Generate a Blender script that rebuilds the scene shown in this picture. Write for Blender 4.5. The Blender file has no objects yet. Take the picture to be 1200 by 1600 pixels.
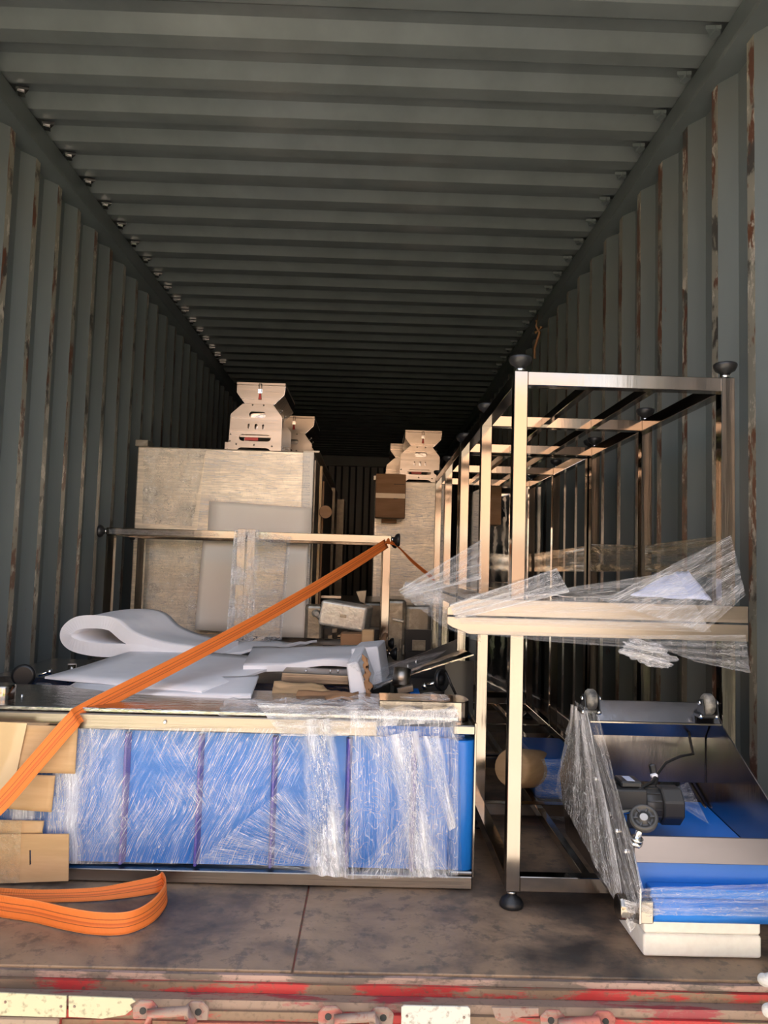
import bpy, math, random
from mathutils import Vector, Matrix, noise
random.seed(7)
PI = math.pi
S = bpy.context.scene
COL = S.collection

# ---------------------------------------------------------------- camera
F_PX = 1200.0
yaw, pitch, roll = math.radians(0.84), math.radians(3.99), math.radians(1.66)
fwd = Vector((math.sin(yaw) * math.cos(pitch), math.cos(yaw) * math.cos(pitch), math.sin(pitch)))
right0 = Vector((math.cos(yaw), -math.sin(yaw), 0))
up0 = right0.cross(fwd)
# the photo is rolled: horizontals fall to the right
RIGHT = right0 * math.cos(roll) + up0 * math.sin(roll)
UP = up0 * math.cos(roll) - right0 * math.sin(roll)
CAM = Vector((0, 0, 0.81))
cd = bpy.data.cameras.new('camera'); cam = bpy.data.objects.new('camera', cd); COL.objects.link(cam)
cd.sensor_fit = 'VERTICAL'; cd.sensor_height = 36.0; cd.lens = 36.0 * F_PX / 1600.0
cd.clip_start = 0.05; cd.clip_end = 200
m = Matrix((RIGHT, UP, -fwd)).transposed().to_4x4(); m.translation = CAM
cam.matrix_world = m
S.camera = cam

def ray(px, py):
    return fwd * F_PX + RIGHT * (px - 600) + UP * (800 - py)
def at(px, py, Y):
    r = ray(px, py); return CAM + r * (Y / r.y)
def atz(px, py, z):
    r = ray(px, py); return CAM + r * ((z - CAM.z) / r.z)
def atx(px, py, X):
    r = ray(px, py); return CAM + r * (X / r.x)

# ---------------------------------------------------------------- light
S.view_settings.view_transform = 'Standard'; S.view_settings.look = 'None'
S.view_settings.gamma = 1; S.view_settings.use_curve_mapping = False
S.view_settings.exposure = 1.72
w = bpy.data.worlds.new('world'); S.world = w; w.use_nodes = True
nt = w.node_tree; bg = nt.nodes['Background']
sky = nt.nodes.new('ShaderNodeTexSky'); sky.sky_type = 'NISHITA'; sky.sun_disc = False
sky.sun_elevation = math.radians(50); sky.sun_rotation = math.radians(-30)
sky.dust_density = 3.0; sky.air_density = 1.0
hs = nt.nodes.new('ShaderNodeHueSaturation'); hs.inputs['Saturation'].default_value = .5
nt.links.new(sky.outputs[0], hs.inputs['Color']); nt.links.new(hs.outputs[0], bg.inputs[0]); bg.inputs[1].default_value = 0.26
sl = bpy.data.lights.new('sun', 'SUN'); sl.energy = 6.0; sl.angle = 0.01; sl.color = (1, .93, .82)
so = bpy.data.objects.new('sun', sl); COL.objects.link(so)
so.rotation_euler = Vector((0.40, -0.55, -0.73)).to_track_quat('-Z', 'Y').to_euler()
so.location = (-4, 6, 9)
pl = bpy.data.lights.new('door_portal', 'AREA'); pl.shape = 'RECTANGLE'; pl.size = 2.4; pl.size_y = 2.5
pl.cycles.is_portal = True
po = bpy.data.objects.new('door_portal', pl); COL.objects.link(po); po.location = (-.15, 1.3, 1.2)
po.rotation_euler = Vector((0, 1, 0)).to_track_quat('-Z', 'Z').to_euler()

# ---------------------------------------------------------------- materials
def mat(name, col=(.5, .5, .5), rough=.5, metal=0., spec=.5):
    m = bpy.data.materials.new(name); m.use_nodes = True
    b = m.node_tree.nodes['Principled BSDF']
    b.inputs['Base Color'].default_value = (*col, 1); b.inputs['Roughness'].default_value = rough
    b.inputs['Metallic'].default_value = metal; b.inputs['Specular IOR Level'].default_value = spec
    return m
def nd(m, t): return m.node_tree.nodes.new(t)
def lk(m, a, b): m.node_tree.links.new(a, b)
def coords(m, kind='Object', scale=(1, 1, 1), rot=(0, 0, 0)):
    tc = nd(m, 'ShaderNodeTexCoord'); mp = nd(m, 'ShaderNodeMapping')
    mp.inputs['Scale'].default_value = scale; mp.inputs['Rotation'].default_value = rot
    lk(m, tc.outputs[kind], mp.inputs[0]); return mp.outputs[0]
def noise_n(m, vec, scale=5, detail=4, rough=.55, dist=0):
    n = nd(m, 'ShaderNodeTexNoise'); n.inputs['Scale'].default_value = scale
    n.inputs['Detail'].default_value = detail; n.inputs['Roughness'].default_value = rough
    n.inputs['Distortion'].default_value = dist
    lk(m, vec, n.inputs['Vector']); return n.outputs['Fac']
def ramp(m, fac, stops):
    r = nd(m, 'ShaderNodeValToRGB'); e = r.color_ramp.elements
    while len(e) < len(stops): e.new(.5)
    for i, (p, c) in enumerate(stops):
        e[i].position = p; e[i].color = (*c, 1) if len(c) == 3 else c
    lk(m, fac, r.inputs[0]); return r.outputs[0]
def mixc(m, fac, a, b):
    x = nd(m, 'ShaderNodeMix'); x.data_type = 'RGBA'
    if isinstance(fac, float): x.inputs[0].default_value = fac
    else: lk(m, fac, x.inputs[0])
    for i, v in ((6, a), (7, b)):
        if isinstance(v, tuple): x.inputs[i].default_value = (*v, 1)
        else: lk(m, v, x.inputs[i])
    return x.outputs[2]
def setc(m, sock): lk(m, sock, m.node_tree.nodes['Principled BSDF'].inputs['Base Color'])
def bump(m, fac, strength=.3, dist=.01):
    b = nd(m, 'ShaderNodeBump'); b.inputs['Strength'].default_value = strength; b.inputs['Distance'].default_value = dist
    lk(m, fac, b.inputs['Height']); lk(m, b.outputs[0], m.node_tree.nodes['Principled BSDF'].inputs['Normal'])
    return b.outputs[0]
def g(v): return (v, v, v)

PAINT = (.096, .111, .111)
def paint_mat(name, base, rust_amt, rough=.38, worn=0.):
    m = mat(name, base, rough)
    v = coords(m, 'Object', (1, 1, .35))
    n = noise_n(m, v, 14, 6, .65)
    n2 = noise_n(m, coords(m, 'Object', (1, 1, .12)), 6, 4)
    c = mixc(m, ramp(m, n2, [(.35, g(0)), (.65, g(1))]), base, tuple(x * 1.18 for x in base))
    a = .72 - rust_amt * .3
    c = mixc(m, ramp(m, n, [(a, g(0)), (a + .03, g(1))]), c, (.11, .045, .025))
    if worn:
        n3 = noise_n(m, coords(m, 'Object', (1, 1, .5)), 26, 6, .7)
        c = mixc(m, ramp(m, n3, [(.70 - worn * .3, g(0)), (.73 - worn * .3, g(1))]), c, (.40, .36, .30))
        n4 = noise_n(m, coords(m, 'Object', (1, 1, .6)), 9, 6, .7)
        c = mixc(m, ramp(m, n4, [(.56, g(0)), (.60, g(1))]), c, (.05, .045, .04))
    setc(m, c); bump(m, n, .12, .004)
    return m
M = {}
M['paint'] = paint_mat('container_paint', PAINT, .12)
M['paint_roof'] = paint_mat('container_roof_paint', (.124, .137, .135), .0, .24)
M['paint_worn'] = paint_mat('container_paint_worn', (.20, .19, .155), .62, .30, .45)
M['paint_dark'] = mat('gap_dark', (.02, .02, .02), .7)
def steel(name, col=(.72, .69, .64), rough=.1, brush=(1, 1, 1), bs=.03, wav=0.):
    m = mat(name, col, rough, 1.)
    n = noise_n(m, coords(m, 'Object', brush), 60, 3)
    if wav:
        n = noise_n(m, coords(m, 'Object', brush), 5, 4)
    bump(m, n, wav or bs, .01 if not wav else .02)
    n2 = noise_n(m, coords(m, 'Object', brush), 8, 3)
    lk(m, ramp(m, n2, [(.3, g(max(rough - .04, .02))), (.7, g(rough + .07))]), m.node_tree.nodes['Principled BSDF'].inputs['Roughness'])
    return m
M['steel'] = steel('polished_steel', (.31, .275, .24), .10, (1, 1, .05), .02)
M['steel_b'] = steel('brushed_steel', (.37, .325, .28), .30, (.08, 1, 4), .06)
M['steel_side'] = steel('satin_steel_side', (.33, .31, .31), .20, (1, 1, .3), .05)
M['steel_front_shaded'] = steel('satin_steel_front_shaded', (.21, .195, .215), .3, (.1, 1, 1), .03)  # darker lavender copy of the steel, paints in a reflection of something shadowed
M['mirror'] = steel('mirror_steel', (.82, .84, .86), .03, (1, 1, 1), .0, .06)
M['steel_dark'] = steel('dark_film_steel', (.45, .44, .43), .2, (.4, 1, 1), .2)
def wrapsteel(name, scl, col=(.84, .74, .59), met=.55, rg=.36):
    m = mat(name, col, rg, met)
    v = coords(m, 'Object', scl)
    n = noise_n(m, v, 9, 5, .6, .4)
    n2 = noise_n(m, coords(m, 'Object', (3, 3, 3)), 2.2, 4)
    c = mixc(m, ramp(m, n, [(.42, g(0)), (.62, g(1))]), tuple(x * .78 for x in col), tuple(min(1, x * 1.18) for x in col))
    c = mixc(m, ramp(m, n2, [(.35, g(0)), (.75, g(1))]), c, tuple(x * .72 for x in col))
    setc(m, c); bump(m, n, .22, .008); return m
M['wrap_cab'] = wrapsteel('wrapped_cabinet', (1.3, 1, 14))
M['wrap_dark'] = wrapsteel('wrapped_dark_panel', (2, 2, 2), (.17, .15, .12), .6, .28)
M['wrap_grey'] = wrapsteel('wrapped_grey_panel', (3, 3, 3), (.38, .34, .27), .5, .3)
M['foamwrap'] = wrapsteel('wrapped_foam', (5, 5, 5), (.95, .88, .76), .35, .35)
def tex2(name, a, b, sc, rough=.8, scl=(1, 1, 1), bs=.0, lo=.35, hi=.65):
    m = mat(name, a, rough); n = noise_n(m, coords(m, 'Object', scl), sc, 5)
    setc(m, mixc(m, ramp(m, n, [(lo, g(0)), (hi, g(1))]), a, b))
    if bs: bump(m, n, bs, .004)
    return m
M['card'] = tex2('cardboard', (.50, .32, .16), (.57, .37, .20), 7, .8, (1, 1, 9), .05)
M['card_d'] = tex2('brown_cardboard', (.30, .155, .07), (.37, .20, .10), 6, .8, (1, 1, 6), .05)
M['tape'] = mat('packing_tape', (.62, .45, .25), .15)
M['white'] = tex2('white_foam', (.82, .81, .84), (.88, .87, .89), 9, .75)
M['creamfoam'] = tex2('cream_polystyrene', (.86, .83, .79), (.91, .89, .85), 60, .8, bs=.05)
M['sheet'] = tex2('board_sheet', (.96, .87, .76), (.97, .90, .80), 3, .45)
M['blue'] = mat('blue_belt', (.010, .15, .54), .28)
M['blue2'] = mat('blue_belt_deep', (.010, .12, .48), .3)
M['purple'] = mat('belt_cleat', (.07, .05, .32), .35)
M['black'] = mat('black_rubber', (.012, .012, .013), .4)
M['blackp'] = mat('black_plastic', (.025, .026, .028), .3)
M['motor'] = mat('motor_grey', (.05, .048, .046), .42, .2)
M['chrome'] = mat('chrome', (.7, .69, .67), .12, 1.)
M['wheel'] = tex2('caster_tread', (.30, .28, .24), (.05, .05, .05), 40, .5)
M['cable'] = mat('cable_black', (.02, .02, .02), .45)
M['label'] = mat('silver_label', (.55, .6, .75), .4)
M['bluelabel'] = mat('blue_label', (.02, .16, .6), .4)
M['redp'] = mat('red_plastic', (.55, .03, .02), .4)
M['glove'] = tex2('glove_knit', (.56, .55, .52), (.42, .40, .36), 90, .9, bs=.3)
def grimy(name, base, amt, dirt=(.20, .13, .085), rough=.55):
    m = mat(name, base, rough)
    n = noise_n(m, coords(m, 'Object', (.7, 3, 3)), 7, 7, .68)
    n2 = noise_n(m, coords(m, 'Object', (3, 3, 3)), 30, 5)
    c = mixc(m, ramp(m, n, [(.62 - amt * .35, g(0)), (.68 - amt * .35, g(1))]), base, dirt)
    c = mixc(m, ramp(m, n2, [(.55, g(0)), (.75, g(1))]), c, tuple(x * .55 for x in dirt))
    setc(m, c); bump(m, n, .3, .003); return m
M['red'] = grimy('red_paint_worn', (.40, .028, .028), .42)
M['red_mid'] = grimy('maroon_ledge', (.26, .04, .05), .55, (.25, .17, .13))
M['rustbrown'] = grimy('rusty_brown', (.20, .12, .07), .4, (.33, .10, .07))
M['bumper'] = grimy('bumper_face', (.36, .035, .035), .48, (.27, .20, .15))
M['lip'] = grimy('sill_lip', (.36, .24, .20), .45, (.16, .12, .10))
M['creamplate'] = grimy('cream_plate', (.46, .43, .29), .14, (.35, .30, .20))
M['whiteplate'] = grimy('white_plate', (.52, .50, .46), .14, (.35, .30, .25))
M['rustmetal'] = grimy('rusty_hook', (.24, .17, .14), .4, (.33, .10, .08))
def floor_mat():
    m = mat('floor_board', (.12, .09, .07), .5)
    n = noise_n(m, coords(m, 'Object', (1, 1.2, 1)), 3.2, 8, .62, .3)
    n2 = noise_n(m, coords(m, 'Object', (1, 1, 1)), 22, 5, .7)
    c = ramp(m, n, [(.34, (.05, .04, .034)), (.44, (.15, .105, .075)), (.52, (.27, .18, .115)), (.66, (.38, .25, .155))])
    c = mixc(m, ramp(m, n2, [(.52, g(0)), (.62, g(.55))]), c, (.06, .055, .05))
    setc(m, c); bump(m, n2, .12, .003)
    return m
M['floor'] = floor_mat()
def strap_mat():
    m = mat('orange_webbing', (.9, .22, .03), .65)
    tc = nd(m, 'ShaderNodeTexCoord'); sp = nd(m, 'ShaderNodeSeparateXYZ'); lk(m, tc.outputs['UV'], sp.inputs[0])
    c = ramp(m, sp.outputs[1], [(0, (.95, .33, .10)), (.05, (.85, .20, .03)), (.30, (.85, .20, .03)), (.325, (.16, .03, .01)),
                                (.355, (.85, .20, .03)), (.50, (.55, .10, .02)), (.52, (.85, .20, .03)), (.645, (.85, .20, .03)), (.67, (.16, .03, .01)), (.70, (.85, .20, .03)), (.95, (.85, .20, .03)), (1, (.95, .33, .10))])
    wv = nd(m, 'ShaderNodeTexWave'); wv.inputs['Scale'].default_value = 150; lk(m, tc.outputs['UV'], wv.inputs[0])
    setc(m, c); bump(m, wv.outputs[1], .25, .002); return m
M['strap'] = strap_mat()
def film(name, base=.12, amt=.55, tint=(.9, .9, .93), us=1.2, vs=30, rough=.14, crumple=5, wr=.35, fade=.0, mask=None, ang=0., seed=0):
    """stretch film: streaks run along u; creases; optional soft v-edges and cloudy mask"""
    m = bpy.data.materials.new(name); m.use_nodes = True
    b = m.node_tree.nodes['Principled BSDF']
    b.inputs['Base Color'].default_value = (*tint, 1); b.inputs['Roughness'].default_value = rough
    b.inputs['Specular IOR Level'].default_value = .9
    tc = nd(m, 'ShaderNodeTexCoord')
    r0 = nd(m, 'ShaderNodeMapping'); r0.inputs['Rotation'].default_value = (0, 0, ang); lk(m, tc.outputs['UV'], r0.inputs[0])
    # gentle warping so that streaks are not ruled lines
    wn = nd(m, 'ShaderNodeTexNoise'); wn.inputs['Scale'].default_value = 2.5; wn.inputs['Detail'].default_value = 1; lk(m, r0.outputs[0], wn.inputs['Vector'])
    wm = nd(m, 'ShaderNodeVectorMath'); wm.operation = 'SCALE'; wm.inputs['Scale'].default_value = .045; lk(m, wn.outputs['Color'], wm.inputs[0])
    wa = nd(m, 'ShaderNodeVectorMath'); wa.operation = 'ADD'; lk(m, r0.outputs[0], wa.inputs[0]); lk(m, wm.outputs[0], wa.inputs[1])
    def mp(sc, off=0):
        q = nd(m, 'ShaderNodeMapping'); q.inputs['Scale'].default_value = sc; q.inputs['Location'].default_value = (seed + off, seed * 2, seed); lk(m, wa.outputs[0], q.inputs[0]); return q.outputs[0]
    n = noise_n(m, mp((us, vs, 1)), 1, 3, .6)
    n2 = noise_n(m, mp((crumple, crumple, 1), 3), 1.0, 2.5, .5, .8)
    n3 = noise_n(m, mp((us * .4, vs * .22, 1), 7), 1, 3, .6)
    def lines(fac, lv, wd, v):
        st = [(0, g(0))]
        for L_ in lv: st += [(L_ - wd, g(0)), (L_, g(v)), (L_ + wd, g(0))]
        return ramp(m, fac, st)
    a1 = lines(n, (.40, .50, .60, .70), .012, amt); a2 = lines(n2, (.42, .54, .64), .009, wr)
    a3 = ramp(m, n3, [(.42, g(base * .35)), (.62, g(base * 1.6))])
    def add(x, y, op='ADD'):
        q = nd(m, 'ShaderNodeMath'); q.operation = op; q.use_clamp = True; lk(m, x, q.inputs[0])
        if isinstance(y, float): q.inputs[1].default_value = y
        else: lk(m, y, q.inputs[1])
        return q.outputs[0]
    al = add(add(a1, a2), a3)
    if mask is not None:
        al = add(al, ramp(m, noise_n(m, mp((2.2, 2.6, 1), 11), 1, 3), [(mask, g(.0)), (mask + .16, g(1))]), 'MULTIPLY')
    if fade:
        sp = nd(m, 'ShaderNodeSeparateXYZ'); lk(m, tc.outputs['UV'], sp.inputs[0])
        al = add(al, ramp(m, sp.outputs[1], [(0, g(0)), (fade, g(1)), (1 - fade, g(1)), (1, g(0))]), 'MULTIPLY')
    mx = nd(m, 'ShaderNodeMath'); mx.operation = 'ADD'; lk(m, n, mx.inputs[0]); lk(m, n2, mx.inputs[1])
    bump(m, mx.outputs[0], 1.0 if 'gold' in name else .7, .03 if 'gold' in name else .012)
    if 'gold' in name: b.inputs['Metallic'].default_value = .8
    tr = nd(m, 'ShaderNodeBsdfTransparent'); sh = nd(m, 'ShaderNodeMixShader')
    lk(m, al, sh.inputs[0]); lk(m, tr.outputs[0], sh.inputs[1]); lk(m, b.outputs[0], sh.inputs[2])
    lk(m, sh.outputs[0], m.node_tree.nodes['Material Output'].inputs[0])
    return m
M['film'] = film('stretch_film', .12, .45, us=1.0, vs=36, wr=.3)
M['film_l'] = film('stretch_film_light', .10, .5, us=.8, vs=34, wr=.15)
M['film_d'] = film('stretch_film_dense', .30, .55, us=1.6, vs=28, crumple=7, wr=.4)
M['film_w'] = film('stretch_film_wrinkled', .22, .6, tint=(.88, .82, .72), us=3, vs=18, crumple=7, wr=.5)
M['film_gold_refl'] = film('stretch_film_gold', .62, .5, tint=(.72, .62, .42), us=1.4, vs=12, rough=.08, crumple=4, wr=.2)  # gold tint stands in for reflections in the wrinkled film
M['film_veil'] = film('stretch_film_veil', .30, .4, us=1, vs=30, wr=.12, fade=.3)
M['film_a'] = film('stretch_film_slanted', .05, .7, us=.7, vs=60, wr=.1, ang=.22, mask=.36)
M['film_b'] = film('stretch_film_steep', .03, .5, us=.7, vs=44, wr=.15, ang=-.3, mask=.5, seed=4)
M['film_cr'] = film('stretch_film_creased', .55, .6, us=3, vs=12, crumple=11, wr=.9, fade=.35)
M['film_fan'] = film('stretch_film_fan', .08, .7, us=.6, vs=30, wr=.2, fade=.12)
M['ground'] = tex2('yard_concrete', (.42, .375, .30), (.48, .43, .36), .8, .9)
M['leaf'] = tex2('leaves', (.10, .26, .04), (.30, .45, .08), 3, .8)
M['wall_out'] = tex2('peach_plaster', (.60, .38, .24), (.66, .44, .30), 1, .9)
M['pale'] = tex2('pale_plaster', (.46, .52, .56), (.55, .58, .62), 1, .9)
M['glass'] = mat('window_glass_dark', (.12, .2, .28), .1)

# ---------------------------------------------------------------- builders
class MB:
    def __init__(s): s.v = []; s.f = []; s.sm = []; s.mi = []; s.uv = {}
    def add(s, vs, fs, smooth=False, mi=0, uvs=None):
        o = len(s.v); s.v += [tuple(p) for p in vs]
        for i, f in enumerate(fs):
            if uvs: s.uv[len(s.f)] = [uvs[k] for k in f]
            s.f.append([k + o for k in f]); s.sm.append(smooth); s.mi.append(mi)
        return s
    def box(s, a, b, mi=0):
        x0, y0, z0 = a; x1, y1, z1 = b
        return s.add([(x0,y0,z0),(x1,y0,z0),(x1,y1,z0),(x0,y1,z0),(x0,y0,z1),(x1,y0,z1),(x1,y1,z1),(x0,y1,z1)],
              [(0,3,2,1),(4,5,6,7),(0,1,5,4),(1,2,6,5),(2,3,7,6),(3,0,4,7)], False, mi)
    def obox(s, c, dx, dy, dz, mi=0):   # centre and three full edge vectors
        c = Vector(c); dx = Vector(dx) / 2; dy = Vector(dy) / 2; dz = Vector(dz) / 2
        P = [c + a * dx + b * dy + e * dz for e in (-1, 1) for a, b in ((-1,-1),(1,-1),(1,1),(-1,1))]
        return s.add(P, [(0,3,2,1),(4,5,6,7),(0,1,5,4),(1,2,6,5),(2,3,7,6),(3,0,4,7)], False, mi)
    def prism(s, pts, vec, mi=0):
        vec = Vector(vec); n = len(pts); P = [Vector(p) for p in pts]; Q = [p + vec for p in P]
        fs = [tuple(range(n))[::-1], tuple(range(n, 2 * n))] + [(i, (i + 1) % n, n + (i + 1) % n, n + i) for i in range(n)]
        return s.add(P + Q, fs, False, mi)
    def lathe(s, p, axis, prof, n=16, mi=0):   # prof: (r, h) along axis
        p = Vector(p); ax = Vector(axis).normalized()
        u = ax.orthogonal().normalized(); v = ax.cross(u)
        vs = []; fs = []
        for r, h in prof:
            for k in range(n):
                a = 2 * PI * k / n; vs.append(p + ax * h + (u * math.cos(a) + v * math.sin(a)) * r)
        for i in range(len(prof) - 1):
            for k in range(n):
                fs.append((i * n + k, i * n + (k + 1) % n, (i + 1) * n + (k + 1) % n, (i + 1) * n + k))
        s.add(vs, fs, True, mi)
        o = len(s.v) - len(vs)
        if prof[0][0] > 1e-5: s.f.append([o + k for k in range(n)][::-1]); s.sm.append(False); s.mi.append(mi)
        if prof[-1][0] > 1e-5: s.f.append([o + (len(prof) - 1) * n + k for k in range(n)]); s.sm.append(False); s.mi.append(mi)
        return s
    def cyl(s, a, b, r, n=16, r2=None, mi=0):
        a = Vector(a); b = Vector(b); return s.lathe(a, b - a, [(r, 0), (r if r2 is None else r2, (b - a).length)], n, mi)
    def tube(s, pts, r, n=8, mi=0):
        pts = [Vector(p) for p in pts]; vs = []; fs = []
        for i, p in enumerate(pts):
            t = (pts[min(i + 1, len(pts) - 1)] - pts[max(i - 1, 0)]).normalized()
            u = t.cross(Vector((.13, .2, 1))).normalized(); v = t.cross(u)
            vs += [p + (u * math.cos(2*PI*k/n) + v * math.sin(2*PI*k/n)) * r for k in range(n)]
        for i in range(len(pts) - 1):
            for k in range(n): fs.append((i*n+k, i*n+(k+1)%n, (i+1)*n+(k+1)%n, (i+1)*n+k))
        fs += [tuple(range(n))[::-1], tuple(range(len(vs) - n, len(vs)))]
        return s.add(vs, fs, True, mi)
    def grid(s, f, nu, nv, thick=0, mi=0):
        vs = []; uvs = []
        for j in range(nv + 1):
            for i in range(nu + 1):
                u, v = i / nu, j / nv; vs.append(Vector(f(u, v))); uvs.append((u, v))
        W = nu + 1
        fs = [(j*W+i, j*W+i+1, (j+1)*W+i+1, (j+1)*W+i) for j in range(nv) for i in range(nu)]
        if not thick: return s.add(vs, fs, True, mi, uvs)
        nrm = []
        for j in range(nv + 1):
            for i in range(nu + 1):
                a = vs[j*W+min(i+1, nu)] - vs[j*W+max(i-1, 0)]; b = vs[min(j+1, nv)*W+i] - vs[max(j-1, 0)*W+i]
                n_ = a.cross(b); nrm.append(n_.normalized() if n_.length > 1e-9 else Vector((0, 0, 1)))
        low = [p - n_ * thick for p, n_ in zip(vs, nrm)]; N = len(vs)
        s.add(vs + low, fs + [tuple(k + N for k in q[::-1]) for q in fs], True, mi, uvs + uvs)
        edge = [i for i in range(W)] + [j*W+nu for j in range(1, nv+1)] + [nv*W+i for i in range(nu-1, -1, -1)] + [j*W for j in range(nv-1, 0, -1)]
        o = len(s.v) - 2 * N
        for k in range(len(edge)):
            a, b = edge[k], edge[(k+1) % len(edge)]
            s.f.append([o+b, o+a, o+a+N, o+b+N]); s.sm.append(False); s.mi.append(mi)
        return s
    def build(s, name, mats, parent=None, bevel=0, seg=1):
        me = bpy.data.meshes.new(name); me.from_pydata(s.v, [], s.f)
        mats = mats if isinstance(mats, (list, tuple)) else [mats]
        for m_ in mats: me.materials.append(M[m_] if isinstance(m_, str) else m_)
        me.polygons.foreach_set('use_smooth', s.sm); me.polygons.foreach_set('material_index', s.mi)
        if s.uv:
            uvl = me.uv_layers.new(name='UVMap')
            for fi, us in s.uv.items():
                p = me.polygons[fi]
                for k, li in enumerate(p.loop_indices): uvl.data[li].uv = us[k]
        me.update()
        o = bpy.data.objects.new(name, me); COL.objects.link(o)
        if parent: par(o, parent)
        if bevel:
            b = o.modifiers.new('bevel', 'BEVEL'); b.width = bevel; b.segments = seg; b.limit_method = 'ANGLE'; b.angle_limit = .6
        return o
def world_loc(o):
    v = Vector(o.location)
    return v
def par(o, p):
    o.parent = p
    root = p
    while root.parent: root = root.parent
    # only roots are ever moved, meshes are written in world coordinates
    if p.parent is None: o.matrix_parent_inverse = Matrix.Translation(-Vector(p.location))
def tag(o, label=None, cat=None, group=None, kind=None):
    if label: o['label'] = label
    if cat: o['category'] = cat
    if group: o['group'] = group
    if kind: o['kind'] = kind
    return o
def thing(name, label, cat, loc, group=None):
    o = bpy.data.objects.new(name, None); COL.objects.link(o); o.location = loc; o.empty_display_size = .05
    return tag(o, label, cat, group)
def copy_tree(root, delta, label, group=None):
    r = root.copy(); COL.objects.link(r); r.location = Vector(root.location) + Vector(delta); r['label'] = label
    if group: r['group'] = group
    def rec(src, dst):
        for ch in src.children:
            c = ch.copy(); COL.objects.link(c); c.parent = dst; c.matrix_parent_inverse = ch.matrix_parent_inverse.copy()
            rec(ch, c)
    rec(root, r); return r
def plate2d(outline, holes, thick):
    """flat plate with real holes, in local x/y, thickness along z"""
    cu = bpy.data.curves.new('c', 'CURVE'); cu.dimensions = '2D'; cu.fill_mode = 'BOTH'; cu.extrude = thick / 2
    for poly in [outline] + holes:
        sp = cu.splines.new('POLY'); sp.points.add(len(poly) - 1)
        for p, q in zip(sp.points, poly): p.co = (q[0], q[1], 0, 1)
        sp.use_cyclic_u = True
    o = bpy.data.objects.new('c', cu); COL.objects.link(o)
    dg = bpy.context.evaluated_depsgraph_get(); dg.update()
    me = bpy.data.meshes.new_from_object(o.evaluated_get(dg))
    vs = [v.co.copy() for v in me.vertices]; fs = [tuple(p.vertices) for p in me.polygons]
    bpy.data.objects.remove(o); bpy.data.curves.remove(cu); bpy.data.meshes.remove(me)
    return vs, fs
def plate(name, mt, parent, outline, holes, thick, origin, ax, ay, bevel=0):
    origin = Vector(origin); ax = Vector(ax); ay = Vector(ay); az = ax.cross(ay).normalized()
    vs, fs = plate2d(outline, holes, thick)
    b = MB(); b.add([origin + ax * v.x + ay * v.y + az * v.z for v in vs], fs)
    return b.build(name, mt, parent, bevel)
def capsule(cx, cy, w_, h_, n=8):
    r = min(w_, h_) / 2; pts = []
    if w_ >= h_:
        for k in range(n + 1): a = -PI/2 + PI*k/n; pts.append((cx + w_/2 - r + r*math.cos(a), cy + r*math.sin(a)))
        for k in range(n + 1): a = PI/2 + PI*k/n; pts.append((cx - w_/2 + r + r*math.cos(a), cy + r*math.sin(a)))
    else:
        for k in range(n + 1): a = PI*k/n; pts.append((cx + r*math.cos(a), cy + h_/2 - r + r*math.sin(a)))
        for k in range(n + 1): a = PI + PI*k/n; pts.append((cx + r*math.cos(a), cy - h_/2 + r + r*math.sin(a)))
    return pts
def bil(c):   # bilinear patch from 4 points: (0,0),(1,0),(1,1),(0,1)
    c = [Vector(p) for p in c]
    return lambda u, v: c[0]*(1-u)*(1-v) + c[1]*u*(1-v) + c[2]*u*v + c[3]*(1-u)*v
def rumple(f, amp, sc, nrm=(0, -1, 0), seed=0, along=None):
    nrm = Vector(nrm)
    def h(u, v):
        p = f(u, v)
        q = Vector((u * (along[0] if along else sc), v * (along[1] if along else sc), seed))
        return p + nrm * (noise.fractal(q, 1.0, 2.0, 4) * amp)
    return h
def film_patch(name, parent, mt, f, nu=40, nv=30):
    return MB().grid(f, nu, nv).build(name, mt, parent)
def ribbon(pts, wvec, mt, name, parent=None, thick=.002, sub=6):
    """pts: centre points, wvec: list of width vectors; catmull-rom"""
    P = [Vector(p) for p in pts]; Wv = [Vector(q) for q in wvec]
    def cr(A, t):
        n = len(A) - 1; x = t * n; i = min(int(x), n - 1); f = x - i
        a, b, c, d = A[max(i-1, 0)], A[i], A[i+1], A[min(i+2, n)]
        return .5 * ((2*b) + (c-a)*f + (2*a-5*b+4*c-d)*f*f + (3*b-a-3*c+d)*f*f*f)
    fn = lambda u, v: cr(P, u) + cr(Wv, u) * (v - .5)
    b = MB().grid(fn, sub * (len(P) - 1), 8, thick)
    L = sum((P[i+1]-P[i]).length for i in range(len(P)-1))
    for k in b.uv: b.uv[k] = [(uu * L * .6, vv) for uu, vv in b.uv[k]]
    return b.build(name, mt, parent)

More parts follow.
